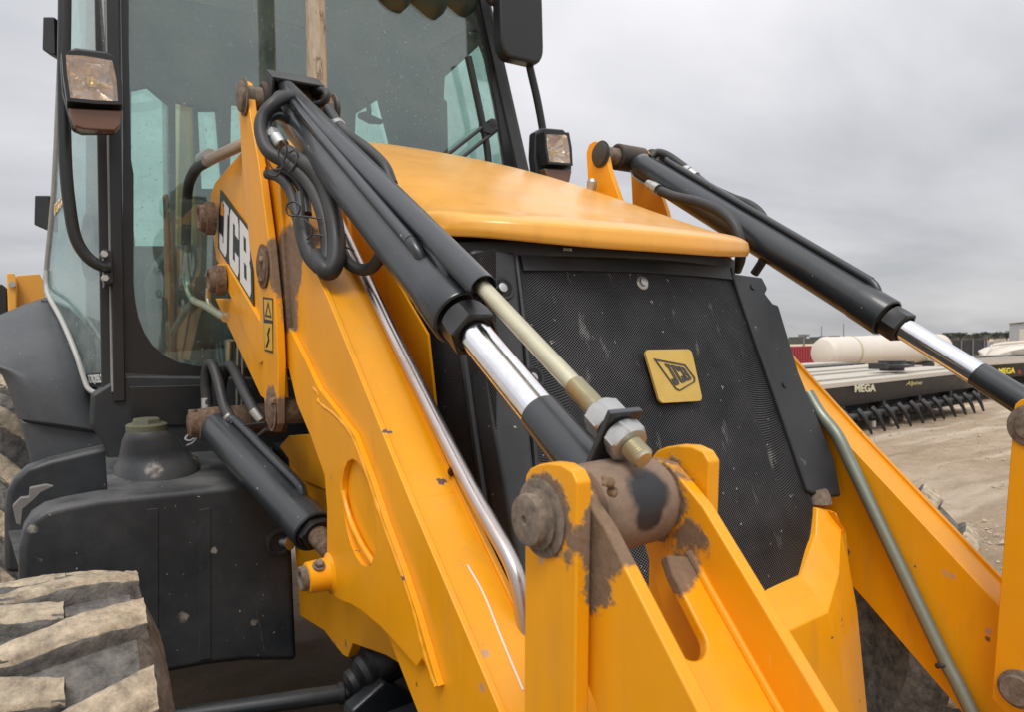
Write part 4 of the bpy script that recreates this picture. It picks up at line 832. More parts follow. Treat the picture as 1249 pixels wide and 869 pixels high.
# headlights -------------------------------------------------------------
def headlight(y, px, name_label, flip):
    q = [PY(a, b, y) for a, b in px]        # housing outline, front face
    h = obj('headlight', prism(q, (0, 0.055, 0)), BLK, BL, bevel=0.010, seg=3, label=name_label)
    return h
hl = headlight(2.56, [(73, 64), (92, 57), (132, 62), (143, 70), (149, 100), (150, 131), (148, 152), (140, 160), (100, 160), (88, 155), (76, 110)], None, 1)
def lamp(h, y, lens, amber, bulb):
    ql = [PY(a, b, y-0.062) for a, b in lens]; cen = sum(ql, V())/len(ql)
    # deep reflector: concentric faceted bowl
    bm = NB(); rings = []
    n = 32; per = []
    for k in range(n):
        t = k/n*len(ql); i = int(t); per.append(ql[i].lerp(ql[(i+1) % len(ql)], t-i))
    for sc_, dp_ in ((1.0, 0.0), (0.86, 0.022), (0.62, 0.036), (0.36, 0.046), (0.16, 0.052)):
        rings.append([bm.verts.new(cen.lerp(p_, sc_)+V((0, dp_+0.005+(0.0045 if (k//3) % 2 and 0.2 < sc_ < 0.95 else 0), 0))+V((0, 0.0, 0))) for k, p_ in enumerate(per)])
    for a, b in zip(rings, rings[1:]):
        for k in range(n): bm.faces.new((a[k], a[(k+1) % n], b[(k+1) % n], b[k]))
    bm.faces.new(rings[-1]); obj('reflector', finish(bm, 12), REFL, h)
    obj('bulb', lathe(PY(bulb[0], bulb[1], y-0.020), (0, -1, 0), [(0, 0.015), (0.01, 0.015), (0.022, 0.011), (0.028, 0.004)], 16), BULB, h)
    obj('lens', prism([p_+V((0, -0.001, 0)) for p_ in ql], (0, 0.003, 0)), LENS, h)
    # dark bezel ring round the lens
    big = [cen+(p_-cen)*1.16 for p_ in ql]
    obj('bezel', plate([[(p_.x, p_.z) for p_ in big], [(p_.x, p_.z) for p_ in ql]], lambda a, b: V((a, y-0.064, b)), (0, 0.064, 0)), BLK, h)
    qa = [PY(a, b, y-0.045) for a, b in amber]; obj('indicator_lens', prism(qa, (0, 0.046, 0)), AMB, h, bevel=0.006, seg=3)
lamp(hl, 2.56, [(80, 66), (102, 67), (137, 73), (142, 95), (144, 123), (116, 122), (86, 119), (82, 92)], [(83, 131), (150, 134), (147, 153), (140, 159), (102, 157), (91, 153)], (112, 100))
hr = headlight(2.62, [(653, 160), (662, 155), (688, 157), (696, 168), (698, 205), (695, 222), (688, 224), (668, 219), (655, 215), (652, 190)], None, -1)
lamp(hr, 2.62, [(666, 163), (692, 164), (695, 180), (696, 199), (670, 197), (667, 180)], [(664, 205), (698, 207), (695, 222), (688, 224), (668, 219)], (675, 186))
obj('lamp_bracket', bar([PY(630, 210, 2.68), PY(660, 214, 2.68)], 0.02, 0.02, 'tmp', BLK).data, BLK, BL); bpy.data.objects.remove(bpy.data.objects['tmp'])
# wiper
wp = obj('wiper', tube([PY(571, 69, CABY-0.05), PY(580, 110, CABY-0.05), PY(588, 148, CABY-0.05), PY(594, 180, CABY-0.05), PY(597, 215, CABY-0.05)], 0.016, 8, 3), BLK, BL)
for a, b in (((540, 193), (592, 152)), ((556, 198), (606, 158))): obj('wiper_arm', tube([PY(*a, CABY-0.06), PY(*b, CABY-0.06)], 0.008, 8, 1), BLK, wp)
obj('wiper_hub', lathe(PY(597, 152, CABY-0.04), (0, -1, 0), [(0, 0.02), (0.03, 0.02), (0.032, 0.012)], 16), BLK, wp)
obj('wiper_bracket', prism([PY(a, b, CABY-0.07) for a, b in ((588, 149), (604, 150), (608, 156), (600, 163), (590, 160))], (0, 0.03, 0)), BLK, wp)
# cab body: roof, rear wall with openings, far side, interior
obj('cab_roof', prism([V((-1.0, 2.66, 3.38)), V((0.58, 2.66, 3.38)), V((0.84, 4.15, 3.38)), V((-1.06, 4.15, 3.38))], (0, 0, 0.10)), DARK, BL, bevel=0.03)
obj('roof_liner', prism([V((-0.93, 2.80, 3.34)), V((0.52, 2.80, 3.34)), V((0.78, 4.06, 3.34)), V((-0.98, 4.06, 3.34))], (0, 0, 0.02)), LINER, BL)
RY = 4.08
outer = [(p.x, p.z) for p in (PY(a, b, RY) for a, b in ((105, -60), (105, 620), (505, 620), (505, -60)))]
holes = []
for h in ([(160, 108), (180, 104), (206, 126), (208, 300), (165, 300), (160, 250)], [(214, 122), (236, 128), (240, 300), (214, 300)], [(241, 133), (264, 133), (272, 230), (246, 230)], [(282, 125), (330, 128), (345, 300), (279, 300)], [(434, 138), (474, 112), (480, 150), (492, 225), (430, 225)]):
    holes.append([(p.x, p.z) for p in (PY(a, b, RY) for a, b in h)])
obj('cab_rear_wall', plate([outer]+holes, lambda a, b: V((a, RY, b)), (0, 0.05, 0)), CABIN, BL)
LP0 = V((0.715, 2.9, 2.32)); LNR = V((1, 0, 0.257)).normalized()
def FXz(z): return LP0.x-0.257*(z-LP0.z)
def PF(a, b): return PN(a, b, LP0, LNR)
outer = [(RY, 0.95), (RY, 3.37), (2.80, 3.37), (2.80, 0.95)]
hl_ = [(p.y, p.z) for p in (PF(a, b) for a, b in ((581, 48), (534, 92), (533, 118), (537, 122), (540, 240), (626, 262), (607, 120)))]
obj('cab_side_wall', plate([outer, hl_], lambda a, b: V((FXz(b), a, b)), (0.04, 0, 0)), CABIN, BL)
obj('far_door_glass', prism([V((FXz(z)+0.045, y, z)) for y, z in ((2.84, 1.2), (4.04, 1.2), (4.04, 3.36), (2.84, 3.36))], (0.004, 0, 0)), GLS, BL)
obj('rear_glass', prism([V((-0.98, RY+0.06, 1.3)), V((0.76, RY+0.06, 1.3)), V((0.76, RY+0.06, 3.36)), V((-0.98, RY+0.06, 3.36))], (0, 0.004, 0)), GLS, BL)
obj('cab_floor', prism([V((-0.90, 2.78, 0.95)), V((0.8, 2.78, 0.95)), V((0.8, 4.06, 0.95)), V((-0.98, 4.06, 0.95))], (0, 0, 0.05)), CABIN, BL)
# dashboard, steering wheel, seat
obj('dashboard', prism([V((-0.25, 2.72, 1.0)), V((-0.25, 2.72, 1.72)), V((-0.25, 2.86, 1.80)), V((-0.25, 3.02, 1.70)), V((-0.25, 3.05, 1.0))], (0.6, 0, 0)), CABIN, BL, bevel=0.03)
sw = [V((0.0, 3.1, 1.84))+V((math.cos(a)*0.19, math.sin(a)*0.15, math.sin(a)*0.10)) for a in [2*math.pi*i/20 for i in range(21)]]
obj('steering_wheel', tube(sw, 0.014, 8, 2), BLK, BL)
st = obj('seat', prism([V((-0.28, 3.25, 1.35)), V((-0.28, 3.25, 1.48)), V((-0.28, 3.66, 1.46)), V((-0.28, 3.66, 1.35))], (0.5, 0, 0)), SEATM, BL, bevel=0.04, seg=3)
obj('seat_back', prism([V((-0.26, 3.60, 1.42)), V((-0.26, 3.74, 2.20)), V((-0.26, 3.80, 2.20)), V((-0.26, 3.74, 1.42))], (0.46, 0, 0)), SEATM, st, bevel=0.03, seg=3)
obj('headrest', prism([V((-0.16, 3.70, 2.30)), V((-0.16, 3.73, 2.42)), V((-0.16, 3.80, 2.42)), V((-0.16, 3.79, 2.30))], (0.26, 0, 0)), SEATM, st, bevel=0.03, seg=3)
obj('side_console', prism([PY(a, b, 3.0) for a, b in ((190, 330), (205, 300), (235, 296), (262, 310), (300, 330), (330, 420), (200, 430))], (0, 0.45, 0)), CABIN, BL, bevel=0.03, seg=3)
obj('control_lever', tube([PY(205, 330, 3.0), PY(203, 250, 3.05), PY(202, 240, 3.05)], 0.012, 8, 2), BLK, BL)
obj('interior_post', tube([PY(322, -60, 3.3), PY(318, 0, 3.3), PY(322, 20, 3.3), PY(325, 60, 3.3), PY(328, 110, 3.3)], 0.035, 12, 3), CABIN, BL)
obj('wiper_motor', prism([PF(a, b)-LNR*0.06 for a, b in ((533, 70), (536, 60), (548, 52), (580, 36), (592, 34), (590, 38), (580, 40), (545, 60), (538, 70), (541, 84), (538, 84))], (0.03, 0, 0)), BLK, BL)
obj('interior_mirror', prism([PY(a, b, 3.6) for a, b in ((438, 137), (446, 135), (455, 140), (468, 146), (467, 150), (452, 149), (445, 145), (439, 142))], (0, 0.03, 0)), BLK, BL, bevel=0.004)
obj('mirror_stalk', tube([PY(440, 112, 3.6), PY(449, 128, 3.6), PY(450, 138, 3.6)], 0.014, 8, 2), BLK, BL)
for a, b, rr in ((480, -10, 0.075), (520, -6, 0.095), (560, -6, 0.085)):
    p = PY(a, b, 2.75); u_ = V((1, 0, 0)); obj('roof_vent', lathe(p, V((-0.3, -0.9, -0.55)), [(0, rr*0.95), (0.004, rr), (0.012, rr), (0.018, rr*0.88), (0.020, rr*0.3)], 28), flat('vent_green', (0.012, 0.03, 0.028), 0.25), BL)
# cab front lower panel, exhaust
obj('cab_lower_panel', prism([PY(a, b, CABY-0.02) for a, b in ((112, 482), (150, 458), (420, 462), (430, 640), (150, 640), (128, 545), (110, 520))], (0, 0.12, 0)), DARK, BL, bevel=0.012, seg=3)
obj('recess_panel', prism([PY(a, b, CABY-0.028) for a, b in ((158, 472), (250, 470), (250, 505), (230, 520), (158, 520))], (0, 0.01, 0)), BLK, BL, bevel=0.004)
E0, E1 = PY(388, 165, 2.45), PY(381, -180, 2.45)
ex = obj('exhaust_stack', lathe(E0, E1-E0, [(0, 0.034), (0.5, 0.034), ((E1-E0).length, 0.034)], 28), EXH, BL)
obj('exhaust_sleeve', lathe(PY(390, 260, 2.45), E1-E0, [(0, 0.044), (0.33, 0.044), (0.345, 0.038), (0.35, 0.034)], 28), EXH, ex)
# fender ------------------------------------------------------------------
def fy(v): return 2.95+0.34*(1-v)**2.2
def poly_at(P, t):
    L_ = [0]
    for a, b in zip(P, P[1:]): L_.append(L_[-1]+math.hypot(b[0]-a[0], b[1]-a[1]))
    d = t*L_[-1]
    for k in range(len(P)-1):
        if d <= L_[k+1]+1e-9: f = (d-L_[k])/(L_[k+1]-L_[k]); return (P[k][0]+(P[k+1][0]-P[k][0])*f, P[k][1]+(P[k+1][1]-P[k][1])*f)
    return P[-1]
FLp = [(-170, 445), (-110, 442), (-50, 444), (-12, 448), (1, 455), (9, 472), (15, 490), (22, 512)]
FRp = [(57, 362), (66, 376), (78, 398), (90, 428), (99, 456), (106, 480), (112, 500), (128, 528)]
FTp = [(-170, 445), (-120, 418), (-60, 399), (0, 384), (30, 371), (57, 362)]; FBp = [(22, 512), (60, 517), (100, 523), (128, 528)]
bm = NB(); n_ = 16; G_ = []
for i in range(n_+1):
    v = i/n_; row = []
    for k in range(n_+1):
        u = k/n_; l, r_, t_, b_ = poly_at(FLp, v), poly_at(FRp, v), poly_at(FTp, u), poly_at(FBp, u)
        c_ = [(1-u)*l[q]+u*r_[q]+(1-v)*t_[q]+v*b_[q]-((1-u)*(1-v)*FTp[0][q]+u*(1-v)*FTp[-1][q]+(1-u)*v*FBp[0][q]+u*v*FBp[-1][q]) for q in (0, 1)]
        yy = fy(v)+0.05*(2*u-1)**4; row.append(bm.verts.new(PY(c_[0], c_[1], yy)))
    G_.append(row)
for a, b in zip(G_, G_[1:]):
    for k in range(n_): bm.faces.new((a[k], a[k+1], b[k+1], b[k]))
border = G_[0]+[r_[-1] for r_ in G_[1:]]+G_[-1][-2::-1]+[r_[0] for r_ in G_[-2:0:-1]]
inner_ = [bm.verts.new(v.co+V((0.012, 0.05, 0.0))) for v in border]
for k in range(len(border)): bm.faces.new((border[k], border[(k+1) % len(border)], inner_[(k+1) % len(border)], inner_[k]))
fen = obj('rear_fender', finish(bm, 55), FEND, BL)
m_ = fen.modifiers.new('bev', 'BEVEL'); m_.width = 0.014; m_.segments = 3; m_.limit_method = 'ANGLE'; m_.angle_limit = R(50)
obj('mud_flap', prism([PY(a, b, 2.98) for a, b in ((24, 513), (70, 521), (135, 531), (150, 575), (40, 575))], (0, 0.25, 0)), FEND, BL, bevel=0.01)
# fuel tank ----------------------------------------------------------------
tf = [(22, 700), (22, 672), (27, 650), (37, 634), (54, 623), (80, 616), (123, 608), (220, 599), (316, 589), (338, 586), (350, 600), (357, 672), (363, 808), (300, 808), (250, 814), (198, 824), (160, 840), (90, 880), (22, 880)]
tk = obj('fuel_tank', prism([PY(a, b, 2.30) for a, b in tf], (0, 0.16, 0)), TANKM, BL, bevel=0.022, seg=4)
tr_ = [(5, 700), (5, 628), (8, 602), (16, 586), (32, 572), (60, 562), (106, 551), (153, 541), (300, 536), (320, 700)]
obj('tank_back', prism([PY(a, b, 2.84) for a, b in tr_], (0, 0.12, 0)), TANKM, tk, bevel=0.018, seg=3)
# deck between front and back walls, right of the step well
def deckpt(t, s_):
    a = PY(132+(340-132)*s_, 607-20*s_, 2.32); b = PY(128+(330-128)*s_, 547-12*s_, 2.86); return a.lerp(b, t)
bm = NB(); dg = [[bm.verts.new(deckpt(i/8, j/8)+V((0, 0, -0.003))) for j in range(9)] for i in range(9)]
for i in range(8):
    for j in range(8): bm.faces.new((dg[i][j], dg[i+1][j], dg[i+1][j+1], dg[i][j+1]))
lowv = [[bm.verts.new(V((v.co.x, v.co.y, 0.60))) for v in (r_[0] for r_ in dg)]]
col_ = [r_[0] for r_ in dg]
for i in range(8): bm.faces.new((col_[i], lowv[0][i], lowv[0][i+1], col_[i+1]))
me = finish(bm); dk = obj('tank_deck', me, TANKM, tk)
obj('step_floor', prism([PY(25, 700, 2.36), PY(140, 690, 2.36), PY(140, 640, 2.86), PY(10, 650, 2.86)], (0, 0, 0.01)), TANKM, tk)
for a in (186, 250):
    obj('tank_rib', prism([PY(a-7, 622, 2.30), PY(a+7, 620, 2.30), PY(a+7, 804, 2.30), PY(a-7, 806, 2.30)], (0, -0.003, 0)), TANKM, tk, bevel=0.0028, seg=3)
CP = PY(179, 522, 2.52); nd = V((0, -0.06, 1)); bz = PY(191, 560, 2.57)
bm = NB(); rg_ = []
for h_, r_, k in ((-0.06, 0.135, 0.0), (0.0, 0.125, 0.0), (0.012, 0.112, 0.06), (0.04, 0.098, 0.3), (0.08, 0.080, 0.7), (CP.z-bz.z-0.004, 0.062, 1.0), (CP.z-bz.z+0.004, 0.056, 1.0)):
    c_ = bz.lerp(CP, k); rg_.append([bm.verts.new(V((c_.x+r_*math.cos(a_), c_.y+r_*math.sin(a_), bz.z+h_-0.01))) for a_ in [2*math.pi*i_/32 for i_ in range(32)]])
for a, b in zip(rg_, rg_[1:]):
    for k in range(32): bm.faces.new((a[k], a[(k+1) % 32], b[(k+1) % 32], b[k]))
bm.faces.new(rg_[-1]); bm.faces.new(rg_[0][::-1])
nk = obj('filler_neck', finish(bm, 50), TANKM, tk)
obj('filler_cap', lathe(CP-nd.normalized()*0.012, nd, [(0, 0.054), (0.004, 0.060), (0.022, 0.060), (0.026, 0.054), (0.028, 0.046), (0.040, 0.042), (0.042, 0.036)], 32, (4, 5, 6)), CAPG, tk)
p = PY(352, 660, 2.30); bt = obj('mount_socket', lathe(p+V((-0.03, 0.01, 0)), (0, -1, 0), [(0, 0.045), (0.02, 0.045), (0.022, 0.034), (0.008, 0.030)], 24), TANKM, tk)
obj('mount_bolt', lathe(p+V((-0.02, 0, 0)), (0.6, -1, 0), [(0, 0.016), (0.03, 0.016), (0.032, 0.024), (0.036, 0.024)], 18), ZINC, tk)
obj('broken_clip', prism([PY(a, b, 2.50) for a, b in ((15, 618), (25, 608), (35, 607), (36, 596), (56, 592), (66, 594), (50, 602), (40, 612), (28, 622), (26, 642), (20, 640))], (0, 0.03, 0)), CLIPM, tk, bevel=0.003)
# splashes of dried paint / clay on the tank
for P, r in (([(322, 795), (318, 770), (312, 745)], 0.0022),):
    obj('dried_splash', tube([PY(a, b, 2.302) for a, b in P], r, 6, 4), PINM, tk)
# rear bracket, boom behind
yb = obj('stabiliser_bracket', prism([PY(a, b, 4.6) for a, b in ((8, 333), (17, 333), (20, 340), (20, 385), (10, 388))], (0.0, 0.2, 0)), YEL2, BL, bevel=0.006)
obj('bracket_face', prism([PY(a, b, 4.75) for a, b in ((20, 336), (48, 334), (53, 343), (56, 372), (20, 392))], (0.0, 0.02, 0)), YEL2, yb, bevel=0.004)
obj('bracket_bolt', lathe(PY(15, 347, 4.6), (0, -1, 0), [(0, 0.016), (0.015, 0.016)], 12), ZINC, yb)
obj('stabiliser_block', prism([PY(a, b, 4.7) for a, b in ((-40, 350), (2, 346), (9, 352), (10, 400), (-40, 410))], (0, 0.2, 0)), BLK, BL, bevel=0.01)
bx = PY(226, 120, 4.9); by = PY(226, 320, 4.9)
obj('backhoe_boom', prism([PY(a, b, 4.7) for a, b in ((221, 60), (232, 60), (244, 330), (214, 330))], (0, 0.5, 0)), YEL2, BL, bevel=0.01)
obj('backhoe_ram', lathe(PY(208, 330, 4.6), PY(205, 60, 4.6)-PY(208, 330, 4.6), [(0, 0.035), (2, 0.035)], 16), ZINC, BL)

# wheels ------------------------------------------------------------------
def lug_mesh(Rr, w0, w1, a0, a1, h, th):
    """one tread bar across the tyre: lateral w0..w1, angle a0..a1 (deg), curved with rounded top"""
    bm = NB(); n = 7; rows = []
    for i in range(n):
        t = i/(n-1); wv = w0+(w1-w0)*t; a = R(a0+(a1-a0)*t**1.25); hw = th*(0.62+0.45*t)*0.5; sh = 1.0 if t < 0.93 else 0.93
        prof_ = []
        for dd_, hh_ in ((-1.25, -0.012), (-1.0, h*0.80), (-0.72, h), (0.72, h), (1.0, h*0.80), (1.25, -0.012)):
            rr = (Rr+hh_-(0.02*abs(wv/0.18)**3))*1.0; aa = a+dd_*hw/Rr
            jit = 0.004*noise.noise(V((wv*40, aa*30, dd_)))
            prof_.append(bm.verts.new((wv, math.sin(aa)*(rr+jit), math.cos(aa)*(rr+jit))))
        rows.append(prof_)
    for a, b in zip(rows, rows[1:]):
        for k in range(5): bm.faces.new((a[k], a[k+1], b[k+1], b[k]))
    bm.faces.new(rows[0]); bm.faces.new(rows[-1][::-1]); bmesh.ops.subdivide_edges(bm, edges=bm.edges, cuts=1, use_grid_fill=True)
    for f in bm.faces: f.smooth = True
    bmesh.ops.subdivide_edges(bm, edges=bm.edges, cuts=1, use_grid_fill=True, smooth=0.6)
    for v in bm.verts: v.co += V((noise.noise(v.co*45), noise.noise(v.co*45+V((9, 0, 0))), noise.noise(v.co*45+V((0, 9, 0)))))*0.0030+V((noise.noise(v.co*140), noise.noise(v.co*140+V((9, 0, 0))), noise.noise(v.co*140+V((0, 9, 0)))))*0.0018
    return finish(bm, 50)
def wheel(c, Rr, W, steer, nl, h=0.030, th=0.075, sweep=24, over=0.045, sides=(1, -1), lugmat=None, phase=0):
    M = Matrix.Rotation(steer, 3, 'Z')
    prof = [(-W*0.42, Rr*0.52), (-W*0.50, Rr*0.66), (-W*0.57, Rr*0.80), (-W*0.50, Rr*0.93), (-W*0.43, Rr*0.985), (-W*0.2, Rr), (W*0.2, Rr), (W*0.43, Rr*0.985), (W*0.50, Rr*0.93), (W*0.57, Rr*0.80), (W*0.50, Rr*0.66), (W*0.42, Rr*0.52)]
    rimm = lathe(V((-W*0.30, 0, 0)), (1, 0, 0), [(0, 0.10), (0.02, Rr*0.50), (W*0.15, Rr*0.46), (W*0.45, Rr*0.46), (W*0.6, Rr*0.50), (W*0.61, Rr*0.40), (W*0.35, Rr*0.36), (W*0.34, 0.08)], 40)
    wh = obj('wheel', rimm, YEL2, BL); wh.location = V(c)-BL.location; wh.rotation_euler = (0, 0, steer)
    ty = obj('tyre', lathe(V((0, 0, 0)), (1, 0, 0), prof, 72), TYR, wh)
    lm = {s_: lug_mesh(Rr, -s_*over, s_*W*0.485, 0, sweep, h, th) for s_ in sides}
    for s_ in sides:
        for k in range(nl):
            a = 2*math.pi*(k+(0.5 if s_ < 0 else 0))/nl+R(phase)
            o = bpy.data.objects.new('tread_lug', lm[s_])
            if not lm[s_].materials:
                lm[s_].materials.append(lugmat or LUGM); lm[s_].materials.append(TYR)
                for f_ in lm[s_].polygons:
                    rd = V((0, f_.center.y, f_.center.z)).normalized()
                    if f_.normal.dot(rd) < 0.55: f_.material_index = 1
            COL.objects.link(o); o.parent = wh; o.rotation_euler = (a, 0, 0)
    return wh
wheel((-1.235, 1.56, 0.53), 0.516, 0.36, R(-1.5), 18, 0.038, 0.076, 8, 0.050, phase=2)
wheel((1.235, 1.56, 0.515), 0.506, 0.36, R(-1.5), 18, 0.036, 0.076, 8, 0.050)
wheel((-1.17, 4.0, 0.76), 0.73, 0.46, 0, 20, 0.045, 0.11, 20)
wheel((1.17, 4.0, 0.76), 0.73, 0.46, 0, 20, 0.045, 0.11, 20)
# axle and steering ram
obj('front_axle', lathe((-0.95, 1.56, 0.54), (1, 0, 0), [(0, 0.10), (0.12, 0.13), (0.3, 0.08), (0.75, 0.10), (0.95, 0.17), (1.15, 0.10), (1.6, 0.08), (1.78, 0.13), (1.9, 0.10)], 24), CYLP, BL)
S0 = PY(240, 872, 1.86); S1 = PY(420, 846, 1.80); sdv = S1-S0
sr = obj('steering_ram', lathe(S0-sdv*0.4, sdv, [(0, 0.022), (sdv.length*1.35, 0.024), (sdv.length*1.351, 0.029), (sdv.length*1.39, 0.029), (sdv.length*1.4, 0.018), (sdv.length*1.52, 0.018)], 28), CYLP, BL)
bj = PY(455, 822, 1.78)
obj('ball_joint', lathe(bj+V((-0.075, 0, -0.015)), (1, 0, 0.35), [(0, 0.020), (0.01, 0.034), (0.025, 0.036), (0.035, 0.030), (0.045, 0.046), (0.06, 0.052), (0.075, 0.046), (0.085, 0.055), (0.15, 0.062), (0.2, 0.05)], 28), RUB, sr)
obj('axle_beam', prism([PY(a, b, 1.70) for a, b in ((470, 832), (500, 846), (530, 869), (540, 1000), (420, 1000), (428, 869))], (0, 0.06, 0)), CYLP, BL, bevel=0.01)
obj('axle_mount', prism([V((x, y, z)) for x, y, z in ((-0.38, 1.45, 0.45), (0.38, 1.45, 0.45), (0.38, 1.45, 0.98), (-0.38, 1.45, 0.98))], (0, 1.3, 0)), BLK, BL)

# ================================================================== BACKGROUND
HL = F*math.cos(PITCH)
def ground_pt(px, py): return PZ(px, py, 0)
def az(px, dist):
    """point on the ground in direction px at a given distance along the view"""
    d = ray(px, 424.1-(px-CX)*0.0273); d.z = 0; h = V((FWD.x, FWD.y, 0)).normalized(); p = CAM+d*(dist/d.dot(h)); p.z = 0; return p
def hpy(py, dist): return 1.5+(407-py)/F*dist*1.0
WHB = flat('weathered_white', (0.50, 0.455, 0.385), 0.7, 0, 0.2, 0.18, 4); CRM = flat('cream_tank', (0.66, 0.60, 0.52), 0.5, 0, 0.1, 0.10, 1.2)
BKS = plastic('black_steel', (0.018, 0.018, 0.020), 0.5, 0.5, False, 0.2); BKS2 = flat('black_dull', (0.012, 0.012, 0.013), 0.8)
REDP = flat('faded_red', (0.30, 0.035, 0.045), 0.6, 0, 0.2, 0.3, 1.0); MEGW = flat('cream_letters', (0.62, 0.58, 0.42), 0.6); MEGY = flat('yellow_letters', (0.75, 0.62, 0.05), 0.6); MEGG = flat('gold_script', (0.45, 0.38, 0.16), 0.5)
def implement(name, A0, A1, ztop, depthv, label, text_mat, near=True, tl=None):
    rt = root(name, A0, label, 'implement')
    ux = (A1-A0); Lg = ux.length; ux.normalize(); bk = V((-ux.y, ux.x, 0)); bk = bk if bk.dot(FWD) > 0 else -bk; uz = V((0, 0, 1))
    P = lambda a, b, c: A0+ux*a+bk*b+uz*c
    def bx(a0, a1, b0, b1, c0, c1, bm=None):
        bm = bm or NB(); return add_prism(bm, [P(a0, b0, c0), P(a1, b0, c0), P(a1, b1, c0), P(a0, b1, c0)], uz*(c1-c0))
    # sloped front hopper panel
    obj('front_panel', prism([P(0, 0.06, ztop-0.34), P(0, -0.07, ztop-0.03), P(0, 0.5, ztop-0.03), P(0, 0.5, ztop-0.34)], ux*Lg), BKS, rt)
    # slotted lower frame
    obj('lower_frame', bx(0, Lg, 0.22, 0.5, 0.14, ztop-0.342), BKS2, rt)
    obj('rear_frame', bx(0.1, Lg-0.1, 0.7, depthv-0.3, 0.10, ztop-0.05), BKS2, rt)
    obj('frame_rail', bx(0, Lg, 0.08, 0.215, ztop-0.56, ztop-0.52), BKS, rt)
    nf = int(Lg/1.25)
    for i in range(nf+1):
        a = Lg*i/nf; obj('frame_post', bx(a-0.05, a+0.05, 0.06, 0.218, ztop-0.515, ztop-0.343), BKS, rt)
    # deck boards
    nb = 9; dw = depthv/nb
    for i in range(nb):
        z = ztop+0.012*math.sin(i*2.1)+0.014*i; obj('deck_board', bx(-0.02, Lg+0.02, -0.08+i*dw, -0.08+(i+1)*dw-0.06, z-0.02, z+0.045), WHB if i != 6 else BKS, rt)
    return rt, P, ux, bk, Lg, bx
A0 = az(975, 9.9); A1 = A0.lerp(az(1240, 15.2), 0.78)
rt, P, ux, bk, Lg, bx = implement('tillage_implement', A0, A1, 0.80, 3.6, 'long black implement with pale deck boards, hooked shanks and cream MEGA lettering', MEGW)
nrm = -bk
def on_panel(px, py): return PN(px, py, P(0, -0.02, 0.64), bk)
o_ = on_panel(1034.5, 479); ux2 = on_panel(1060, 478)-o_; text_on('lettering', 'MEGA', MEGW, rt, o_+nrm*0.10, ux2.normalized(), V((0, 0, 1)), ux2.length, 0.115, 0.004, off=0.03)
o_ = on_panel(1097, 472.5); ux2 = on_panel(1117, 471)-o_; text_on('script_lettering', 'Alpine', MEGG, rt, o_+nrm*0.10, ux2.normalized(), V((0, 0, 1)), ux2.length, 0.09, 0.004, shear=0.4, off=0.0)
tb = obj('tool_bar', lathe(P(0.6, -0.02, 0.30), ux, [(0, 0.05), (Lg-0.9, 0.05)], 14), BKS, rt)
sh = None
for i in range(13):
    a = 0.7+i*(Lg-1.3)/12.0; r_ = random.uniform(-0.04, 0.04)
    pth = [P(a-0.03, -0.04, 0.40), P(a, -0.12, 0.30), P(a+0.09+r_, -0.15, 0.17), P(a+0.20+r_, -0.16, 0.02)]
    obj('shank', tube(pth, 0.045, 6, 3, lambda t: 1.0-0.55*t*t), BKS, rt)
    obj('clamp', box(P(a, -0.02, 0.30), (0.12, 0.12, 0.14)), BKS, rt)
for a, z in ((0.95, 0.24), (1.2, 0.27), (1.4, 0.22), (3.9, 0.28), (4.2, 0.30)):
    obj('red_plate', box(P(a, 0.10, z), (0.16, 0.05, 0.14)), REDP, rt)
for a in (2.2, 2.9, 3.4): obj('pale_plate', box(P(a, 0.02, 0.12), (0.10, 0.05, 0.10)), WHB, rt)
tt = obj('turntable', lathe(az(1088, 12.6)+V((0, 0, 0.90)), (0, 0, 1), [(0, 0.20), (0.05, 0.20), (0.06, 0.30), (0.10, 0.30), (0.12, 0.22), (0.18, 0.22)], 20), BKS, rt)
for a in (-0.5, 0.5): obj('lug', box(az(1088, 12.6)+ux*a+V((0, 0, 1.0)), (0.12, 0.3, 0.10)), BKS, tt)
# second implement to the right, further off
A2 = az(1196, 15.6); A3 = az(1420, 20)
rt2, P2, ux_, bk_, Lg2, bx2 = implement('tillage_implement', A2, A3, 0.84, 1.3, 'further black implement at the right edge with yellow MEGA lettering under a hull', MEGY)
def on_panel2(px, py): return PN(px, py, P2(0, -0.02, 0.70), bk_)
o_ = on_panel2(1212, 457); ux2 = on_panel2(1232, 456)-o_; text_on('lettering', 'MEGA', MEGY, rt2, o_-bk_*0.10, ux2.normalized(), V((0, 0, 1)), ux2.length, 0.13, 0.005, off=0.03)
q0 = on_panel2(1236, 456); q1 = on_panel2(1249, 456)
obj('marker_plate', box(q0-bk_*0.12+V((0.0, 0, 0.03)), (0.10, 0.03, 0.08)), REDP, rt2); obj('marker_plate', box(q1-bk_*0.12+V((0.0, 0, 0.03)), (0.20, 0.03, 0.08)), WHB, rt2)
# pale hull lying on it
hb = az(1230, 18.5); hu = (az(1300, 19.3)-hb).normalized(); bm = NB(); rr_ = []
for i, (t, wv, h0, h1) in enumerate(((-0.75, 0.05, 0.90, 0.93), (-0.5, 0.45, 0.88, 1.08), (0.0, 0.6, 0.88, 1.16), (1.2, 0.6, 0.88, 1.20), (2.4, 0.5, 0.88, 1.16))):
    hp_ = V((-hu.y, hu.x, 0)); c = hb+hu*t
    rr_.append([bm.verts.new(c+hp_*wv*a+V((0, 0, z))) for a, z in ((-1, h1), (-0.8, h0), (0.8, h0), (1, h1), (0.7, h1+0.03), (-0.7, h1+0.03))])
for a, b in zip(rr_, rr_[1:]):
    for k in range(6): bm.faces.new((a[k], a[(k+1) % 6], b[(k+1) % 6], b[k]))
bm.faces.new(rr_[0]); bm.faces.new(rr_[-1][::-1])
hull = obj('fibreglass_hull', bm, CRM, None, label='cream hull shape resting on the further black implement', cat='hull')
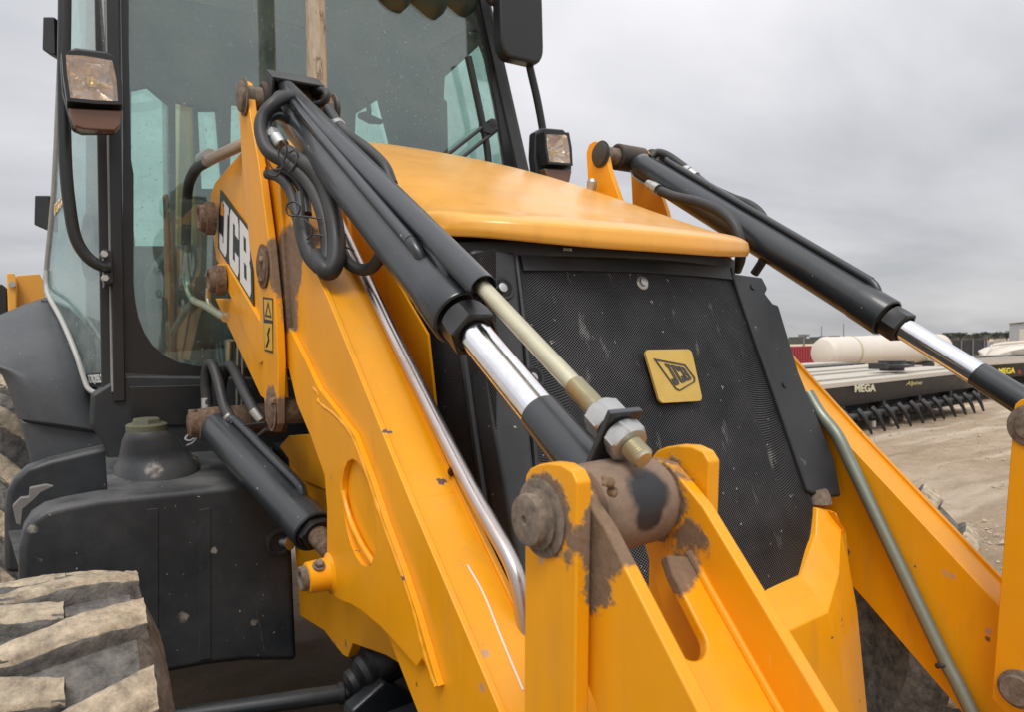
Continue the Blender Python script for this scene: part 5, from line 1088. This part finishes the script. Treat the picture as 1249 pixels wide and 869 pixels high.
obj('hull_rail', tube([hb+hu*(-0.6)+V((0, 0, 1.22)), hb+V((0, 0, 1.27)), hb+hu*2.4+V((0, 0, 1.32))], 0.035, 8, 3), CRM, hull)
obj('hull_prop', tube([hb+hu*(-0.6)+V((0, 0, 1.22)), hb+hu*(-0.95)+V((0, 0, 0.90))], 0.03, 8, 1), CRM, hull)
# white tank
T0 = az(1000, 27); T1 = az(1150, 30.5); td = (T1-T0); tz = 1.5-0.02; rT = 0.60
bm = NB(); Lt = td.length
pr = [(0, 0.12), (0.03, 0.35), (0.12, 0.52), (0.3, 0.60)]
t = 0.3
while t < Lt-0.3:
    pr += [(t, 0.60), (t+0.02, 0.615), (t+0.10, 0.615), (t+0.12, 0.60)]; t += 1.25
pr += [(Lt-0.3, 0.60), (Lt-0.1, 0.5), (Lt, 0.1)]
T0.z = T1.z = 0; tkr = root('storage_tank', T0+td*0.5, 'long horizontal cream storage tank lying beyond the black implement', 'tank')
obj('tank_shell', lathe(T0+V((0, 0, 0.98)), td, pr, 36), CRM, tkr)
obj('strap', lathe(T0+td.normalized()*1.6+V((0, 0, 0.98)), td, [(0, 0.622), (0.08, 0.622)], 36), flat('old_strap', (0.42, 0.40, 0.22), 0.7), tkr)
for f in (0.2, 0.5, 0.8): obj('saddle', box(T0+td*f+V((0, 0, 0.2)), (0.9, 0.9, 0.4), Matrix.Rotation(0.6, 3, 'Z')), BKS, tkr)
# red container with ribs
C0 = az(958, 34); C1 = az(994, 35); cu_ = (C1-C0).normalized(); cb = V((-cu_.y, cu_.x, 0)); Lc = (C1-C0).length
ct = root('shipping_container', C0, 'faded red corrugated shipping container at the left end of the pale tank', 'container')
obj('body', prism([C0+V((0, 0, 0.0)), C0+cu_*Lc, C0+cu_*Lc+cb*2.4, C0+cb*2.4], (0, 0, 1.18)), REDP, ct)
k = 0.06
while k < Lc-0.05: obj('rib', prism([C0+cu_*k, C0+cu_*(k+0.09), C0+cu_*(k+0.09)-cb*0.04, C0+cu_*k-cb*0.04], (0, 0, 1.15)), REDP, ct); k += 0.19
# grey shed far right
S0_ = az(1231, 120); S1_ = az(1330, 122); su = (S1_-S0_); sb = V((S0_.x-CAM.x, S0_.y-CAM.y, 0)).normalized()
SHG = flat('shed_grey', (0.30, 0.31, 0.33), 0.7, var=0.1, scale=0.3)
shd = root('metal_shed', S0_, 'grey metal shed with a flat roof on the skyline at the right edge', 'shed')
obj('wall', prism([S0_, S1_, S1_+sb*12, S0_+sb*12], (0, 0, 3.3)), SHG, shd)
obj('roof', prism([S0_-sb*0.4-su*0.01+V((0, 0, 3.31)), S1_-sb*0.4+V((0, 0, 4.2)), S1_+sb*12+V((0, 0, 4.2)), S0_+sb*12+V((0, 0, 3.31))], (0, 0, 0.25)), flat('roof_pale', (0.5, 0.5, 0.5), 0.6), shd)
obj('door', prism([S0_+su*0.12-sb*0.05, S0_+su*0.24-sb*0.05, S0_+su*0.24-sb*0.05+V((0, 0, 2.3)), S0_+su*0.12-sb*0.05+V((0, 0, 2.3))], sb*0.04), flat('door_pale', (0.5, 0.48, 0.42), 0.6), shd)
# light poles
POLE = flat('pole_steel', (0.16, 0.17, 0.18), 0.6)
for i, (a, top, dist, lamp_, lb) in enumerate(((980.5, 402, 90, True, 'twin-headed floodlight pole above the red container'), (1002, 391, 110, False, 'thin bare pole between the floodlight pole and the taller mast'), (1029, 389, 110, False, 'tall thin mast right of the other poles, above the pale tank'))):
    b0 = az(a, dist); zt = hpy(top, dist); po = root('light_pole', b0, lb, 'pole', 'poles on the skyline')
    obj('mast', lathe(b0, (0, 0, 1), [(0, 0.14 if lamp_ else 0.10), (zt, 0.10 if lamp_ else 0.06)], 10), POLE, po)
    if lamp_:
        for sg_ in (-1, 1): obj('floodlight', box(b0+RGT*sg_*0.35+V((0, 0, zt)), (0.5, 0.5, 0.28)), POLE, po)
# spoil mounds
def mound(a, dist, wv, hv, name, lb, mat, seed):
    c = az(a, dist); bm = NB(); n = 22; g2 = []
    for i in range(n+1):
        r_ = []
        for j in range(n+1):
            u, v = i/n*2-1, j/n*2-1; q = max(0, 1-(u*u+v*v)**0.6); z = hv*q*(0.75+0.6*noise.fractal(V((u*2.5+seed, v*2.5, 1)), 0.8, 2, 4))-0.05
            r_.append(bm.verts.new(c+RGT*u*wv+V((FWD.x, FWD.y, 0))*v*wv*0.5+V((0, 0, z))))
        g2.append(r_)
    for x, y in zip(g2, g2[1:]):
        for j in range(n): bm.faces.new((x[j], y[j], y[j+1], x[j+1]))
    obj(name, bm, mat, None, label=lb, cat='mound')
SPO = mud_mat('spoil_earth', (0.20, 0.16, 0.11), (0.46, 0.39, 0.30), 1.2, 0.8, 0.3)
mound(1150, 48, 3.6, 1.7, 'spoil_heap', 'brown earth heap just above the chrome rod on the far cylinder', SPO, 1)
mound(1205, 60, 5.5, 1.2, 'spoil_heap', 'lower tan earth bank stretching left of the shed', SPO, 5)
mound(1120, 62, 4.0, 1.0, 'spoil_heap', 'small pale earth bank behind the storage tank', SPO, 8)
# parked machinery lumps behind the implement: crates and a pickup-like load
for i, (a, dist, w_, h_, mt, lb) in enumerate(((1178, 40, 1.6, 1.25, BKS, 'dark steel crate beneath the brown earth heap'), (1192, 42, 1.2, 1.05, SHG, 'grey steel crate right of the dark crate'))):
    c = az(a, dist); cr = root('steel_crate', c, lb, 'crate'); M3 = Matrix.Rotation(-YAW, 3, 'Z')
    obj('shell', box(c+V((0, 0, h_/2)), (w_, 1.2, h_), M3), mt, cr)
    for s_ in (-0.4, 0, 0.4): obj('rib', box(c+M3 @ V((s_*w_, -0.62, 0))+V((0, 0, h_/2)), (0.06, 0.05, h_*0.96), M3), POLE, cr)
# palms / small trees on the skyline
LEAF = flat('dark_fronds', (0.030, 0.040, 0.028), 0.8, var=0.3, scale=2); TRK = flat('tree_trunk', (0.10, 0.08, 0.06), 0.9)
def tree(a, dist, h_, cr, lb):
    b0 = az(a, dist); tr0 = root('palm_tree', b0, lb, 'tree', 'trees on the skyline')
    obj('trunk', lathe(b0, (0.02, 0, 1), [(0, 0.22), (h_, 0.13)], 8), TRK, tr0)
    bm = NB(); c = b0+V((0, 0, h_))
    for k in range(150):
        th_ = random.uniform(0, 6.283); ph = random.uniform(-0.7, 1.0); rr = cr*random.uniform(0.25, 1.0)
        p = c+V((math.cos(th_)*math.cos(ph), math.sin(th_)*math.cos(ph), math.sin(ph)*0.75))*rr; s_ = 0.22*cr
        q = [p+V([random.uniform(-s_, s_) for _ in range(3)]) for _ in range(3)]; bm.faces.new([bm.verts.new(x) for x in q])
    me = bpy.data.meshes.new('crown'); bm.to_mesh(me); bm.free(); obj('crown', me, LEAF, tr0)
x = 1142; i = 0
rel = ['small round-headed tree on the skyline']
while x < 1240:
    dist = random.uniform(150, 180); tree(x, dist, hpy(random.uniform(404.5, 408.5), dist)*0.93, random.uniform(0.6, 1.1), 'dark round-headed tree in the row along the skyline right of the far cylinder'); x += random.uniform(4, 8)
# far low town strip (reads as one mass)
bm = NB()
for k in range(90):
    dist = random.uniform(230, 300); a = random.uniform(900, 1420); c = az(a, dist); w_ = random.uniform(3, 9); h_ = random.uniform(0.8, 2.6); add_box(bm, c+V((0, 0, h_/2)), (w_, 4, h_))
obj('distant_scrub', bm, flat('far_scrub', (0.10, 0.10, 0.085), 0.9, var=0.4, scale=0.05), None, label='low far line of scrub and sheds along the horizon', kind='stuff', cat='scrub')
